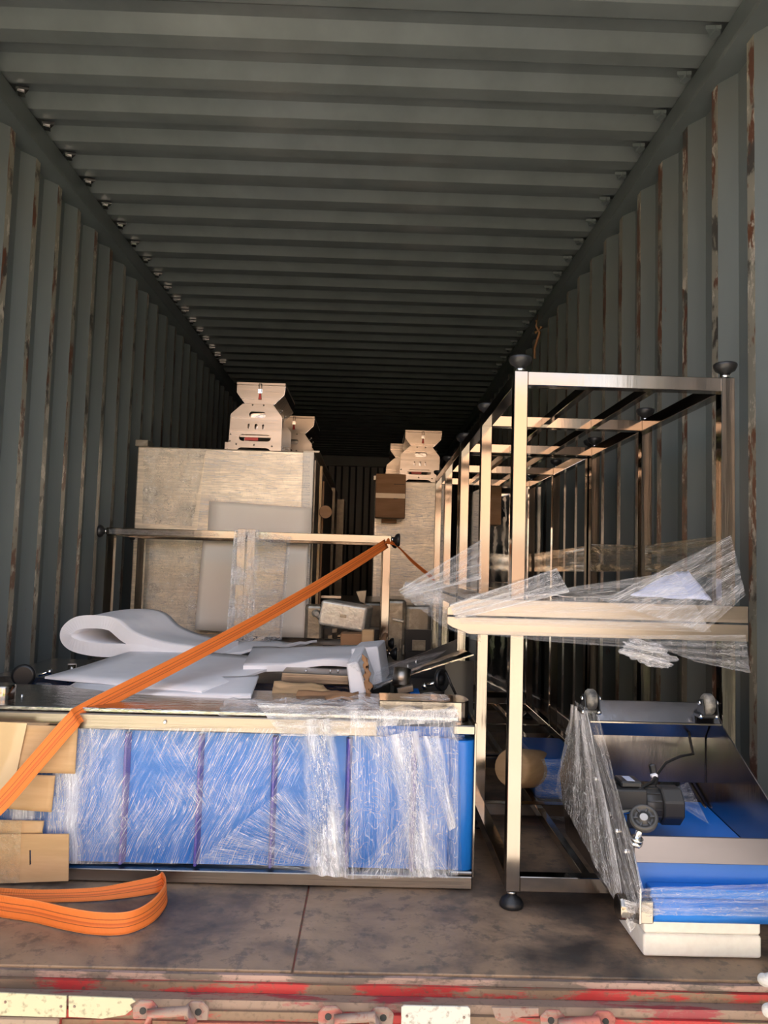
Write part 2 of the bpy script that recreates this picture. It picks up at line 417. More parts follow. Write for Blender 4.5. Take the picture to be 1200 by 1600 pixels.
# ================================================================ THE SETTING
XL, XR, ZR, YB, Y0 = -1.33, 1.03, 2.44, 11.6, 1.60
def corr_profile(y_far, period, flat, slope, outer, dep, ya, yb):
    """list of (y, offset, kind) ; inner flat ends at y_far (+k*period)"""
    pts = []; k = math.floor((ya - y_far) / period) - 1
    y = y_far + k * period
    while y < yb:
        # y is the far end of an inner flat: slope out, outer flat, slope in, inner flat
        pts += [(y, 0, 's'), (y + slope, dep, 'o'), (y + slope + outer, dep, 's'), (y + 2*slope + outer, 0, 'i')]
        y += period
    return [p for p in pts if ya - .2 < p[0] < yb + .2]
def side_wall(name, X, sgn, y_far, period, flat, sl_=.055):
    out = period - flat - 2 * sl_
    pr = corr_profile(y_far, period, flat, sl_, out, .037, Y0, YB)
    b = MB()
    for (ya, oa, ka), (yb, ob, kb) in zip(pr[:-1], pr[1:]):
        if yb <= Y0 or ya >= YB: continue
        ya2, yb2 = max(ya, Y0), min(yb, YB)
        mi = 1 if ka == 'i' else 0
        b.add([(X + sgn*oa, ya2, 0), (X + sgn*ob, yb2, 0), (X + sgn*ob, yb2, 2.36), (X + sgn*oa, ya2, 2.36)], [(0,1,2,3)], False, mi)
        # end cap of the inner flats at the top, closing under the rail
    return tag(b.build(name, ['paint', 'paint_worn']), kind='structure')
wl = side_wall('wall_left', XL, -1, 2.865 + .04 - .209 * 4, .209, .040, .05)
wr = side_wall('wall_right', XR, 1, 2.268 + .042, .226, .042, .056)
# unseen outer skins, added so that no light leaks
b = MB(); b.box((XL - .08, Y0, -.1), (XL - .05, YB, ZR + .1)); tag(b.build('light_block_left', 'paint_dark'), kind='structure')
b = MB(); b.box((XR + .05, Y0, -.1), (XR + .08, YB, ZR + .1)); tag(b.build('light_block_right', 'paint_dark'), kind='structure')
# roof
pr = corr_profile(2.571 - .213 * 4, .213, .062, .050, .051, .034, Y0, YB); b = MB()
for (ya, oa, ka), (yb, ob, kb) in zip(pr[:-1], pr[1:]):
    if yb <= Y0 or ya >= YB: continue
    b.add([(XL, ya, ZR + oa), (XR, ya, ZR + oa), (XR, yb, ZR + ob), (XL, yb, ZR + ob)], [(0,1,2,3)])
tag(b.build('ceiling', 'paint_roof'), kind='structure')
tag(MB().box((XL - .08, Y0 - .02, ZR + .07), (XR + .08, YB, ZR + .09)).build('light_block_roof', 'paint_dark'), kind='structure')  # unseen lid added over the roof to keep light out
# top rails with the small tabs at the ends of the roof ribs
def rail(name, xa, xb, sgn):
    r = MB().prism([(xa, Y0, 2.33), (xa, Y0, 2.345), (xa + sgn*.012, Y0, 2.43), (xb, Y0, 2.47), (xb, Y0, 2.33)], (0, YB - Y0, 0)).build(name, 'paint')
    tag(r, kind='structure'); return r
rl = rail('trim_1', -1.285, -1.41, -1); rr = rail('trim_2', .99, 1.11, 1)
for i in range(36):
    y = 2.571 + .213 * (i - 4)
    if y > YB - .1: break
    for side, rt in ((-1, rl), (1, rr)):
        x = -1.285 if side < 0 else .99
        q = MB(); q.prism([(x, y + .01, 2.438), (x - side*.045, y + .015, 2.438), (x - side*.012, y + .05, 2.438)], (0, 0, -.012))
        q.obox((x - side*.012, y + .03, 2.428), (.02, .01, 0), (-.008, .03, 0), (0, 0, .02))
        if i < 22: q.build('rib_tab', M['steel_side'] if side < 0 else M['paint'], rt)
# door header
tag(MB().box((XL, Y0 - .02, 2.36), (XR, Y0 + .04, 2.54)).build('trim_3', 'paint'), kind='structure')
# corner posts, just outside the frame
for n_, x0, x1 in (('trim_4', XL - .09, XL - .005), ('trim_5', XR + .005, XR + .09)):
    tag(MB().box((x0, Y0 - .02, -.12), (x1, Y0 + .10, 2.5)).build(n_, 'paint'), kind='structure')
# end wall
b = MB(); x = XL; seg = [(.085, 0, 0), (.03, 0, .045), (.07, .045, .045), (.03, .045, 0)]
while x < XR:
    for w_, o0, o1 in seg:
        b.add([(x, YB + o0, 0), (x + w_, YB + o1, 0), (x + w_, YB + o1, ZR), (x, YB + o0, ZR)], [(0,1,2,3)]); x += w_
tag(b.build('wall_back', 'paint'), kind='structure')
tag(MB().box((XL - .05, YB - .05, 2.30), (XR + .05, YB + .05, 2.50)).build('trim_6', 'paint'), kind='structure')
tag(MB().box((XL - .08, YB + .08, -.1), (XR + .08, YB + .1, ZR + .1)).build('light_block_end', 'paint_dark'), kind='structure')  # unseen sheet added behind the end wall to stop light
# floor: base and boards
fl = tag(MB().box((XL - .04, 1.583, -.05), (XR + .04, YB + .06, -.006)).build('floor', 'rustbrown'), kind='structure')
ys = [1.590, 4.02, 6.45, 8.88, YB + .04]
xs = [XL - .036, -.1325, XR + .036]
for i in range(2):
    for j in range(4):
        MB().box((xs[i] + .002, ys[j] + .002, -.02), (xs[i+1] - .002, ys[j+1] - .002, 0)).build('floor_board', 'floor', fl, .0015)
# bottom rails
for n_, x0, x1 in (('baseboard_left', XL - .03, XL + .012), ('baseboard_right', XR - .012, XR + .03)):
    tag(MB().box((x0, Y0, 0), (x1, YB, .06)).build(n_, 'paint_worn', None, .004), kind='structure')
# the two open doors, swung square to the container beside the opening
for n_, x0, x1 in (('door_1', XL - .16, XL - .115), ('door_2', XR + .09, XR + .135)):
    d_ = tag(MB().box((x0, .38, .0), (x1, 1.55, 2.46)).build(n_, 'paint'), kind='structure')
    xi = x1 if n_ == 'door_1' else x0
    for k in range(5): MB().box((xi - .012, .46 + k*.21, .12), (xi + .012, .56 + k*.21, 2.34)).build('door_rib', 'paint', d_, .006)
# ---- the sill and the truck's rear bumper
sill = thing('truck_tail', 'worn red steel sill and bumper across the truck tail below the container floor', 'truck', (-.15, 1.55, -.10))
def strip(name, mt, ya, yb, za, zb, bev=.002):
    def jig(x): return .0015 * noise.noise(Vector((x * 6, za * 90, 3)))
    b = MB(); N = 60; xa, xb = XL - .12, XR + .12
    vs = []
    for i in range(N + 1):
        x = xa + (xb - xa) * i / N; d = jig(x)
        vs += [(x, ya + d, za + d), (x, yb, za + d), (x, yb, zb), (x, ya + d, zb)]
    fs = []
    for i in range(N):
        o = 4 * i
        for k in range(4): fs.append((o + k, o + 4 + k, o + 4 + (k+1) % 4, o + (k+1) % 4))
    fs += [(0,1,2,3), (4*N+3, 4*N+2, 4*N+1, 4*N)]
    b.add(vs, fs); return b.build(name, mt, sill, 0)
strip('sill_lip', 'lip', 1.580, 1.589, -.004, -.016)
strip('upper_red_bar', 'red', 1.572, 1.589, -.0165, -.034)
strip('maroon_ledge', 'red_mid', 1.548, 1.589, -.0345, -.052)
strip('lower_red_bar', 'red', 1.541, 1.589, -.0525, -.069)
strip('brown_channel', 'rustbrown', 1.536, 1.589, -.0695, -.083)
zt = -.084; yf = 1.520
b = MB(); xn = at(92, 1590, yf).x; zn = at(40, 1591, yf).z
b.box((xn, yf, -.26), (XR + .12, yf + .05, zt)); b.box((XL - .12, yf, zn), (xn, yf + .05, zt))
b.build('bumper_plate', 'bumper', sill, .003)
for px in (428, 838):
    p = at(px, 1575, yf); MB().box((p.x - .008, yf - .006, -.2), (p.x + .008, yf + .001, zt + .004)).build('red_rib', 'red', sill, .001)
def plateat(name, mt, pxs, broken=False):
    P = [at(px, py, yf - .004) for px, py in pxs]
    o = MB().prism([(p.x, yf - .0045, p.z) for p in P], (0, .004, 0)).build(name, mt, sill, .0008); return o
def rivet(px, py, parent, r=.0028):
    p = at(px, py, yf - .005); MB().lathe((p.x, yf - .0045, p.z), (0, -1, 0), [(r, 0), (r*.7, .0015), (0.0001, .002)], 8).build('rivet', 'rustmetal', parent)
p1 = plateat('reflector_plate', 'creamplate', [(-40, 1549), (104, 1556), (103, 1590), (-40, 1586)])
tag(p1, 'cream reflective plate'); rivet(8, 1566, p1); rivet(95, 1573, p1)
p2 = plateat('reflector_plate', 'creamplate', [(107, 1556), (206, 1560), (212, 1565), (203, 1570), (207, 1577), (196, 1586), (160, 1592), (107, 1589)])
tag(p2, 'cream reflective plate with broken right end'); rivet(116, 1573, p2)
p3 = plateat('reflector_plate', 'whiteplate', [(627, 1574), (631, 1571), (731, 1573), (735, 1577), (735, 1612), (627, 1610)])
tag(p3, 'white reflective plate'); rivet(636, 1588, p3); rivet(725, 1590, p3)
p4 = plateat('patch_plate', 'rustmetal', [(768, 1574), (842, 1575), (842, 1588), (815, 1589), (790, 1600), (775, 1594)])
def hook(px, py, mt='rustmetal', flip=False):
    c = at(px, py, yf)
    for s_ in (-1, 1):
        q = MB(); p = Vector((c.x + s_ * .048, yf - .001, c.z)); q.prism([p + Vector((-.022, 0, -.016)), p + Vector((.022, 0, -.016)), p + Vector((.024, 0, .006)), p + Vector((.012, 0, .018)), p + Vector((-.012, 0, .018)), p + Vector((-.024, 0, .006))], (0, -.006, 0))
        q.build('hook_pad', mt, sill, .002)
    t_ = MB(); t_.tube([c + Vector((-.038, -.02, -.022)), c + Vector((-.036, -.018, .002)), c + Vector((0, -.02, .006)), c + Vector((.034, -.018, .008)), c + Vector((.046, -.022, -.006)), c + Vector((.03, -.026, -.024)), c + Vector((.022, -.02, -.05))], .009, 8)
    t_.build('hook_lever', mt, sill)
    for s_ in (-1, 1): MB().lathe((c.x + s_ * .052, yf - .0071, c.z), (0, -1, 0), [(.0065, 0), (.0063, .0012)], 10).build('bolt_hole', 'paint_dark', sill)
hook(268, 1577); hook(556, 1586); hook(902, 1592)
# truck body below
b = MB().box((-1.15, 1.7, -.45), (.95, YB, -.06)); tag(b.build('truck_chassis', 'paint_dark'), 'dark chassis under the container floor behind the red bumper', 'truck')

# ---- the yard outside (what the steel reflects)
tag(MB().box((-40, -40, -1.5), (40, 40, -1.4)).build('ground', 'ground'), kind='structure')
bl = thing('yard_building', 'long peach plastered building across the yard behind the viewer', 'building', (0, -14, -1.4))
MB().box((-26, -15, -1.4), (5.0, -14, 5.2)).build('wall', 'wall_out', bl)
bl2 = thing('stair_building', 'pale blue plastered building with outside windows across the yard', 'building', (7, -12, -1.4))
MB().box((5.0, -12.5, -1.4), (7.6, -12, 5.0)).build('wall', 'pale', bl2)
for k in range(3):
    for j in range(3): MB().box((5.3 + k*.8, -12.01, -.6 + j*1.6), (5.8 + k*.8, -11.98, .4 + j*1.6)).build('window', 'glass', bl2)
MB().box((7.6, -13, -1.4), (24, -12, 4.8)).build('wall', 'wall_out', bl2)
yw = thing('reflection_wall', 'low brown yard wall with a pale green coping in front of the peach building', 'wall', (0, -11, -1.4))  # added to put brown and green bands into the posts' reflections
MB().box((-20, -11.2, -.1), (4.6, -11, 1.45)).build('wall', tex2('reflected_brown', (.30, .19, .13), (.36, .24, .17), 2, .9), yw)
MB().box((-20, -11.25, 1.45), (4.6, -10.95, 1.65)).build('coping', tex2('reflected_green', (.42, .50, .42), (.48, .54, .46), 2, .9), yw)
MB().box((-20, -11.2, -1.4), (4.6, -11, -.1)).build('plinth', 'ground', yw)
def bush(x, y, z, r, label):
    b = MB(); 
    for k in range(170):
        a = random.random()*2*PI; t = math.acos(random.uniform(-.3, 1)); rr = r*random.uniform(.75, 1.05)
        c = Vector((x + rr*math.sin(t)*math.cos(a), y + rr*math.sin(t)*math.sin(a), z + rr*math.cos(t)))
        d = Vector((random.uniform(-1,1), random.uniform(-1,1), random.uniform(-1,1))).normalized()*.3*r
        e = d.orthogonal().normalized()*.22*r
        b.add([c-d, c+e, c+d, c-e], [(0,1,2,3)])
    b.lathe((x, y, z-.3*r), (0,0,1), [(.55*r,0),(.8*r,.4*r),(.6*r,.9*r),(.05,1.15*r)], 10)
    tag(b.build('bush', 'leaf'), label, 'bush')
bush(-5, -9, -1.0, 1.3, 'rounded green bush in the yard, leftmost'); bush(5.5, -6, -1.0, 1.2, 'rounded green bush in the yard, right side')
bush(-2.2, -9, -1.0, 1.0, 'small green bush before the peach building'); bush(9, -4, -.8, 1.8, 'large green bush at the far right of the yard')

# ================================================================ STEEL FRAMES
T = .034
def foot(mb_stem, mb_pad, p, C, flip=False):
    p = Vector(p); C = Vector(C)
    mb_stem.lathe(p, C, [(.008, 0), (.008, .016)], 10).lathe(p, C, [(.013, .002), (.013, .010)], 6)
    mb_pad.lathe(p, C, [(.011, .009), (.014, .015), (.024, .021), (.029, .031), (.029, .037), (.026, .040)], 20)
def frame_unit(name, label, O, A, B, C, w_, depths, h, group=None, bars=(.35, .64), mt='steel', plates=None, table=True):
    """O: table-plane corner; A across, B into depth, C from table plane towards the feet"""
    O, A, B, C = Vector(O), Vector(A), Vector(B), Vector(C)
    P = lambda a, b_, c: O + A*a + B*b_ + C*c
    r = thing(name, label, 'rack', P(w_/2, depths[0], h + .04), group)
    def bar(nm, a0, a1, b0, b1, c0, c1, mt_=mt):
        ctr = P((a0+a1)/2, (b0+b1)/2, (c0+c1)/2)
        return MB().obox(ctr, A*(a1-a0), B*(b1-b0), C*(c1-c0)).build(nm, mt_, r, .0015)
    D1 = depths[-1]
    for d in depths:
        for a in (0, w_ - T):
            bar('leg', a, a + T, d, d + T, 0.0, h)
            st = MB(); pd = MB(); foot(st, pd, P(a + T/2, d + T/2, h), C)
            f_ = pd.build('levelling_foot', 'black', r); st.build('foot_stem', 'chrome', f_)
        bar('cross_rail', T, w_ - T, d, d + T, h - .036, h - .001)
    for da, db in zip(depths[:-1], depths[1:]):
        for a in (0, w_ - T): bar('side_rail', a, a + T, da + T, db, h - .036, h - .001)
        for q in bars: bar('inner_bar', w_*q, w_*q + .022, da + T, db, h - .030, h - .004)
        for a in (0, w_ - T): bar('side_rail', a, a + T, da + T, db, .002, .036)
    return r, P, bar
def mid_plate(r, bar_P, z0, z1, Y, up):
    xa, xb = .188, .925; c = .055
    if up: pts = [(xa, z0), (xb, z0), (xb, z1), (xa + c, z1), (xa + .012, z1 - .014), (xa, z1 - .024)]
    else: pts = [(xa, z1), (xa, z0 + .024), (xa + .012, z0 + .016), (xa + c, z0), (xb, z0), (xb, z1)]
    MB().prism([(x_, Y, z_) for x_, z_ in pts], (0, .005, 0)).build('edge_channel', 'steel_b', r, .001)
XA, WA = .345, .556
# front pair, one upright and one upside down on top of it
D1 = [1.89, 2.46, 3.03]; D2 = [3.09, 3.68, 4.24]
mid = .693
lowA, P, bar = frame_unit('steel_rack', 'polished steel frame standing upright on the floor nearest the door at right', (XA, 0, mid - .003), (1,0,0), (0,1,0), (0,0,-1), WA, D1, mid - .003 - .040)
uppA, P, bar = frame_unit('steel_rack', 'polished steel frame turned upside down on top of the front frame at right', (XA, 0, mid + .003), (1,0,0), (0,1,0), (0,0,1), WA, D1, 1.307 - mid - .003)
lowB, P, bar = frame_unit('steel_rack', 'polished steel frame standing upright deeper in behind the front right frame', (XA, 0, mid - .003), (1,0,0), (0,1,0), (0,0,-1), WA, D2, mid - .003 - .040)
uppB, P, bar = frame_unit('steel_rack', 'polished steel frame upside down, stacked deeper in behind the front right one', (XA, 0, mid + .003), (1,0,0), (0,1,0), (0,0,1), WA, D2, 1.307 - mid - .003)
mid_plate(uppA, P, mid + .002, mid + .043, 1.875, True); mid_plate(lowA, P, mid - .043, mid - .002, 1.875, False)
# table sheets of the frames: thin polished trays
for r, z0, z1 in ((uppA, mid + .037, mid + .041), (lowA, mid - .041, mid - .037)):
    MB().box((XA + T + .002, 1.93, z0), (XA + WA - T - .002, 3.02, z1)).build('table_sheet', 'mirror', r)
for r, z0, z1 in ((uppB, mid + .037, mid + .041), (lowB, mid - .041, mid - .037)):
    MB().box((XA + T + .002, 3.13, z0), (XA + WA - T - .002, 4.22, z1)).build('table_sheet', 'mirror', r)
# film on the front frames
def filmP(parent, mt, pts, amp=.01, nu=40, nv=30, along=None, seed=1, nm='film_wrap', nrm=(0, -1, 0)):
    return film_patch(nm, parent, mt, rumple(bil([at(*p) for p in pts]), amp * .5, 5, nrm, seed, along), nu, nv)
filmP(uppA, 'film_d', [(622, 922, 2.50), (752, 843, 2.44), (752, 905, 2.44), (632, 932, 2.50)], .012, 50, 30, (2, 9), 1)
filmP(uppA, 'film_l', [(624, 926, 2.50), (752, 900, 2.45), (752, 1004, 2.45), (690, 978, 2.47)], .012, 40, 20, (2, 9), 2)
filmP(uppA, 'film_d', [(702, 944, 1.868), (870, 888, 1.865), (890, 925, 1.86), (712, 968, 1.868)], .008, 50, 20, (2, 8), 3)
filmP(uppA, 'film_l', [(708, 945, 1.868), (1055, 893, 1.868), (1112, 988, 1.866), (720, 975, 1.868)], .004, 60, 30, (2, 9), 4)
filmP(uppA, 'film_l', [(940, 938, 1.862), (1142, 836, 1.885), (1165, 930, 1.87), (1100, 988, 1.862)], .008, 50, 20, (2, 9), 5)
filmP(lowA, 'film', [(975, 992, 1.866), (1165, 992, 1.866), (1172, 1052, 1.876), (1090, 1035, 1.868)], .014, 40, 30, (4, 6), 6)
filmP(lowA, 'film_l', [(700, 985, 1.868), (980, 992, 1.868), (1060, 1018, 1.868), (860, 1003, 1.868)], .006, 40, 20, (2, 6), 7)
# rippled glossy film stretched round the right posts above the middle, gold reflection tinted in
filmP(uppA, 'film_gold_refl', [(1008, 852, 2.44), (1142, 835, 1.93), (1142, 905, 1.93), (1008, 893, 2.44)], .006, 60, 24, (2, 14), 8, nrm=(-1, 0, 0))
filmP(uppA, 'film_gold_refl', [(922, 850, 3.0), (1008, 852, 2.52), (1008, 893, 2.52), (922, 893, 3.0)], .006, 60, 24, (2, 14), 9, nrm=(-1, 0, 0))
filmP(uppB, 'film_gold_refl', [(835, 865, 4.2), (922, 852, 3.14), (922, 893, 3.14), (835, 893, 4.2)], .006, 60, 24, (2, 14), 10, nrm=(-1, 0, 0))
# crumpled wad of film hanging at the middle rail
def wad(u, v):
    c = at(1010, 1020, 1.87); a = 2*PI*u; t = PI*v
    q = Vector((math.cos(a)*math.sin(t), math.sin(a)*math.sin(t), math.cos(t)))
    r = 1 + .55*noise.fractal(Vector((q.x*1.3, q.y*1.3, q.z*2)) + Vector((5,1,2)), 1, 2, 5)
    return c + Vector((q.x*.062*r, q.y*.02*r, q.z*.026*r - .25*q.x*.05))
film_patch('film_wad', lowA, 'film_d', wad, 60, 40)
# rolled dark sheet and a sheet painted with film's blue reflection, on the middle table
t_ = tag(MB().grid(rumple(bil([(.40,1.95,.745),(.80,1.95,.745),(.80,2.35,.752),(.40,2.35,.752)]), .012, 3, (0,0,1), 3), 30, 20, .0015).build('foil_sheet', 'steel_dark'), 'dark glossy crumpled sheet lying on the middle table of the right frames', 'sheet')
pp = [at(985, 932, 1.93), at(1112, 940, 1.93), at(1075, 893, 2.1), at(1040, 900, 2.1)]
t_ = tag(MB().grid(rumple(bil([p + Vector((0, 0, .004)) for p in pp]), .006, 3, (0,0,1), 8), 16, 10, .002).build('film_reflection_sheet', mat('film_blue_reflection', (.62, .66, .85), .3)), 'pale lavender sheet above the middle rail, painted as crumpled film with a blue reflection', 'sheet')
# two polished frames lying on their sides behind the white sheets
YS = [3.46, 3.92]
xm = -.562
zb, zt_ = .40, .945
lyL, P, bar = frame_unit('side_lying_stand', 'steel frame lying on its side, feet pointing at the left wall', (xm - .004, 0, zb), (0,0,1), (0,1,0), (-1,0,0), zt_ - zb, YS, .625, bars=())
lyR, P, bar = frame_unit('side_lying_stand', 'steel frame lying on its side with the orange strap over its raised corner', (xm + .004, 0, zb), (0,0,1), (0,1,0), (1,0,0), zt_ - zb, YS, .645, bars=())
for r, xa, xb in ((lyL, xm - .040, xm - .004), (lyR, xm + .004, xm + .040)):
    MB().box((xa, 3.448, zb - .01), (xb, 3.453, zt_ + .01)).build('edge_channel', 'steel_b', r, .001)
MB().box((-1.15, 3.50, zb + .036), (xm - .05, 3.915, zb + .04)).build('side_sheet', 'steel_b', lyL)
filmP(lyL, 'film_d', [(366, 828, 3.44), (405, 828, 3.44), (395, 1015, 3.44), (352, 1015, 3.44)], .02, 24, 60, (10, 3), 11)
filmP(lyR, 'film', [(388, 828, 3.43), (455, 838, 3.43), (440, 1000, 3.43), (385, 1010, 3.43)], .02, 30, 60, (10, 3), 12)
filmP(lyL, 'film_l', [(170, 826, 3.44), (340, 832, 3.44), (340, 838, 3.44), (170, 834, 3.44)], .002, 40, 6, (2, 9), 13)

# ================================================================ CABINETS AND FEEDERS
def cabinet(name, label, x0, x1, y0, y1, z0, z1):
    r = thing(name, label, 'cabinet', ((x0+x1)/2, (y0+y1)/2, z0))
    MB().box((x0, y0, z0), (x1, y1, z1)).build('body', 'wrap_cab', r, .006)
    MB().box((x0 - .012, y0 - .012, z1), (x0 + .055, y0 + .1, z1 + .035)).build('corner_cap', 'wrap_grey', r, .003)
    MB().box((x1 - .055, y0 - .004, z0), (x1 + .003, y0 + .01, z1)).build('corner_strip', 'sheet', r, .003)
    return r
CY = 4.05
pTL = at(213, 690, CY); pTR = at(490, 706, CY)
cz = pTR.z
cabL = cabinet('wrapped_cabinet', 'large film-wrapped steel cabinet behind the side-lying frames, feeders on top', pTL.x + .01, pTR.x, CY, 5.9, 0, cz)
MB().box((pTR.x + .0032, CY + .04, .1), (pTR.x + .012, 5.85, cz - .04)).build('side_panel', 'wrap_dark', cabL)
MB().box((pTR.x - .06, CY + .03, cz), (pTR.x + .03, 5.9, cz + .012)).build('top_rim', 'wrap_grey', cabL, .002)
filmP(cabL, 'film_w', [(225, 700, CY - .012), (322, 702, CY - .02), (300, 822, CY - .02), (222, 818, CY - .012)], .035, 50, 50, (6, 4), 20)
filmP(cabL, 'film_l', [(322, 702, CY - .012), (484, 712, CY - .012), (484, 990, CY - .012), (290, 990, CY - .012)], .012, 50, 60, (2, 18), 21)
filmP(cabL, 'film_w', [(235, 845, CY - .015), (320, 845, CY - .015), (310, 975, CY - .015), (225, 975, CY - .015)], .02, 40, 40, (4, 6), 22)
CZ2 = 5.40
qL = at(586, 752, CZ2); qR = at(694, 754, CZ2)
cabR = cabinet('wrapped_cabinet', 'narrow tall film-wrapped cabinet at the far end beside the right frames', qL.x, qR.x, CZ2, 6.6, 0, qR.z)
filmP(cabR, 'film_l', [(588, 760, CZ2 - .012), (692, 760, CZ2 - .012), (692, 1000, CZ2 - .012), (588, 1000, CZ2 - .012)], .02, 50, 60, (2, 16), 23)
def feeder(x, y, z, label, k=1.0, group=None):
    """hopper feeder with slotted end plate; x centre, y front, z base"""
    r = thing('hopper_feeder', label, 'machine', (x, y, z))
    X = lambda px: (px - 427) / 1737 * k * 1.0
    Z = lambda py: (830 - py) / 1737 * k
    # end plate with its cut-outs; bottom arch cut is part of the outline
    out = [(X(160), 0), (X(172), Z(470)), (X(178), Z(455)), (X(290), Z(352)), (X(590), Z(352)), (X(682), Z(470)), (X(692), Z(490)), (X(690), 0),
           (X(588), 0), (X(570), Z(808)), (X(545), Z(797)), (X(285), Z(797)), (X(262), Z(808)), (X(245), 0)]
    W_ = lambda a: a / 1737 * k
    holes = [capsule(X(440), Z(460), W_(168), W_(62)), capsule(X(357), Z(580), W_(20), W_(50)), capsule(X(432), Z(582), W_(32), W_(58)),
             capsule(X(502), Z(582), W_(20), W_(50)), capsule(X(425), Z(697), W_(320), W_(68))]
    plate('end_plate', 'steel_b', r, out, holes, .004, (x, y, z), (1,0,0), (0,0,1))
    plate('end_plate', 'steel_b', r, out, holes[:1], .004, (x, y + .50*k, z), (1,0,0), (0,0,1))
    # body between plates: troughs
    MB().box((x + X(215), y + .02, z + .03*k), (x + X(640), y + .48*k, z + .034*k)).build('base_tray', 'steel_side', r)
    MB().box((x + X(300), y + .03, z + .09*k), (x + X(560), y + .47*k, z + .235*k)).build('vibrator_body', 'steel_dark', r, .004)
    b = MB(); b.box((x + X(320), y + .006, z + Z(722)), (x + X(455), y + .012, z + Z(690))); b.build('inner_block', 'redp', r)
    b = MB(); b.box((x + X(270), y + .004, z + Z(690)), (x + X(580), y + .02, z + Z(670))); b.build('inner_rail', 'steel_b', r)
    # hopper
    pr = [(X(310), Z(352)), (X(225), Z(240)), (X(225), Z(160)), (X(712), Z(160)), (X(700), Z(250)), (X(600), Z(352))]
    for yy in (-.005, .52*k): MB().prism([(x + a, y + yy, z + c) for a, c in pr], (0, .004, 0)).build('hopper_end', 'steel_b', r)
    b = MB()
    for i in (0, 1, 3, 4):
        a, c = pr[i], pr[i+1]
        b.prism([(x + a[0], y - .001, z + a[1]), (x + c[0], y - .001, z + c[1]), (x + c[0] + .002, y - .001, z + c[1] - .003), (x + a[0] + .002, y - .001, z + a[1] - .003)], (0, .521*k, 0))
    b.build('hopper_side', 'steel_dark', r)
    MB().box((x + X(222), y - .009, z + Z(162)), (x + X(716), y + .53*k, z + Z(133))).build('lid', 'steel_b', r, .002)
    # latch with red lever
    l = MB(); cx = x + X(462)
    for s_ in (-1, 1): l.tube([(cx + s_*.007*k, y - .014, z + Z(150)), (cx + s_*.008*k, y - .018, z + Z(235))], .0016, 6)
    l.tube([(cx - .008*k, y - .014, z + Z(150)), (cx + .008*k, y - .014, z + Z(150))], .002, 6)
    l.box((cx - .012*k, y - .016, z + Z(245)), (cx + .012*k, y - .005, z + Z(205)))
    lt = l.build('latch', 'chrome', r)
    MB().prism([(cx - .009*k, y - .019, z + Z(308)), (cx + .009*k, y - .019, z + Z(308)), (cx + .005*k, y - .019, z + Z(248)), (cx - .004*k, y - .019, z + Z(248))], (0, .009, 0)).build('latch_lever', 'redp', lt, .001)
    b = MB()
    for px, py in ((240, 765), (418, 770), (598, 778), (180, 668), (175, 735), (388, 364), (500, 364)):
        b.lathe((x + X(px), y - .002, z + Z(py)), (0, -1, 0), [(.0055*k, 0), (.0052*k, .002), (.0001, .004)], 8)
    tag(b.build('bolts', 'chrome', r))
    b = MB()
    for yy, zz in ((.12, 375), (.30, 375)):
        b.tube([(x + X(625), y + yy*k, z + Z(412)), (x + X(665), y + yy*k, z + Z(370))], .003, 6); b.lathe((x + X(660), y + yy*k, z + Z(376)), (.7, 0, .7), [(.009, 0), (.009, .006)], 8)
    b.build('stud', 'chrome', r)
    MB().box((x + X(88), y + .10*k, z), (x + X(150), y + .2*k, z + Z(718))).build('side_bracket', 'steel_b', r, .002)
    return r
mx = at(398, 702, CY + .06)
feeder(mx.x, CY + .06, cz + .003, 'hopper feeder with red latch lever, front one on the large wrapped cabinet', .93)
feeder(at(455, 690, CY + 1.05).x, CY + 1.02, cz + .013, 'hopper feeder half hidden behind the front one on the large cabinet', .93)
mx2 = at(655, 752, CZ2 + .05)
feeder(mx2.x, CZ2 + .05, qR.z + .003, 'smaller-looking hopper feeder on the far narrow cabinet', .93)
feeder(mx2.x - .09, CZ2 + .68, qR.z + .003, 'hopper feeder behind the far one, only its left edge showing', .93)
# polished steel cabinet behind the right frames
cm = thing('mirror_cabinet', 'mirror-polished steel cabinet standing behind the right-hand frames', 'cabinet', (.85, 4.6, 0))
ca, sa = math.cos(math.radians(4)), math.sin(math.radians(4))
cq = lambda a, b_: (.67 + a*ca - b_*sa, 4.45 + a*sa + b_*ca, 0)
MB().prism([cq(0, 0), cq(.33, 0), cq(.33, .6), cq(0, .6)], (0, 0, 1.30)).build('body', 'mirror', cm, .003)
MB().box((.665, 4.440, .0), (.675, 4.449, 1.30)).build('edge_trim', 'chrome', cm)

# ================================================================ CARDBOARD, SHEETS, BOXES
def carton(name, label, c, sx, sy, sz, rz=0, mt='card_d', tape_=True, group=None):
    r = thing(name, label, 'box', (c[0], c[1], c[2]))
    R = Matrix.Rotation(rz, 3, 'Z'); ax = R @ Vector((1,0,0)); ay = R @ Vector((0,1,0)); az = Vector((0,0,1))
    C = Vector(c) + az * sz/2
    MB().obox(C, ax*sx, ay*sy, az*sz).build('box', mt, r, .004)
    if tape_:
        MB().obox(C - ay*(sy/2 + .0012), ax*sx*.98, ay*.001, az*sz*.11).build('tape', 'tape', r)
        MB().obox(C - ay*(sy/2 + .0012) + Vector((0,0,sz*.27)) + ax*sx*.28, ax*sx*.36, ay*.0012, az*.003).build('flap_seam', 'paint_dark', r)
    return r, C, ax, ay, az
c0 = at(583, 808, 5.22); c1 = at(630, 810, 5.22); ct = at(605, 740, 5.22)
bx, C, ax, ay, az = carton('carton', 'brown taped carton in front of the far feeder, left side', ((c0.x + c1.x)/2 + .012, 5.28, c0.z), c1.x - c0.x, .10, ct.z - c0.z)
MB().box((C.x + .02, 5.2285, C.z - .02), (C.x + .05, 5.2292, C.z - .012)).build('print_mark', 'paint_dark', bx)
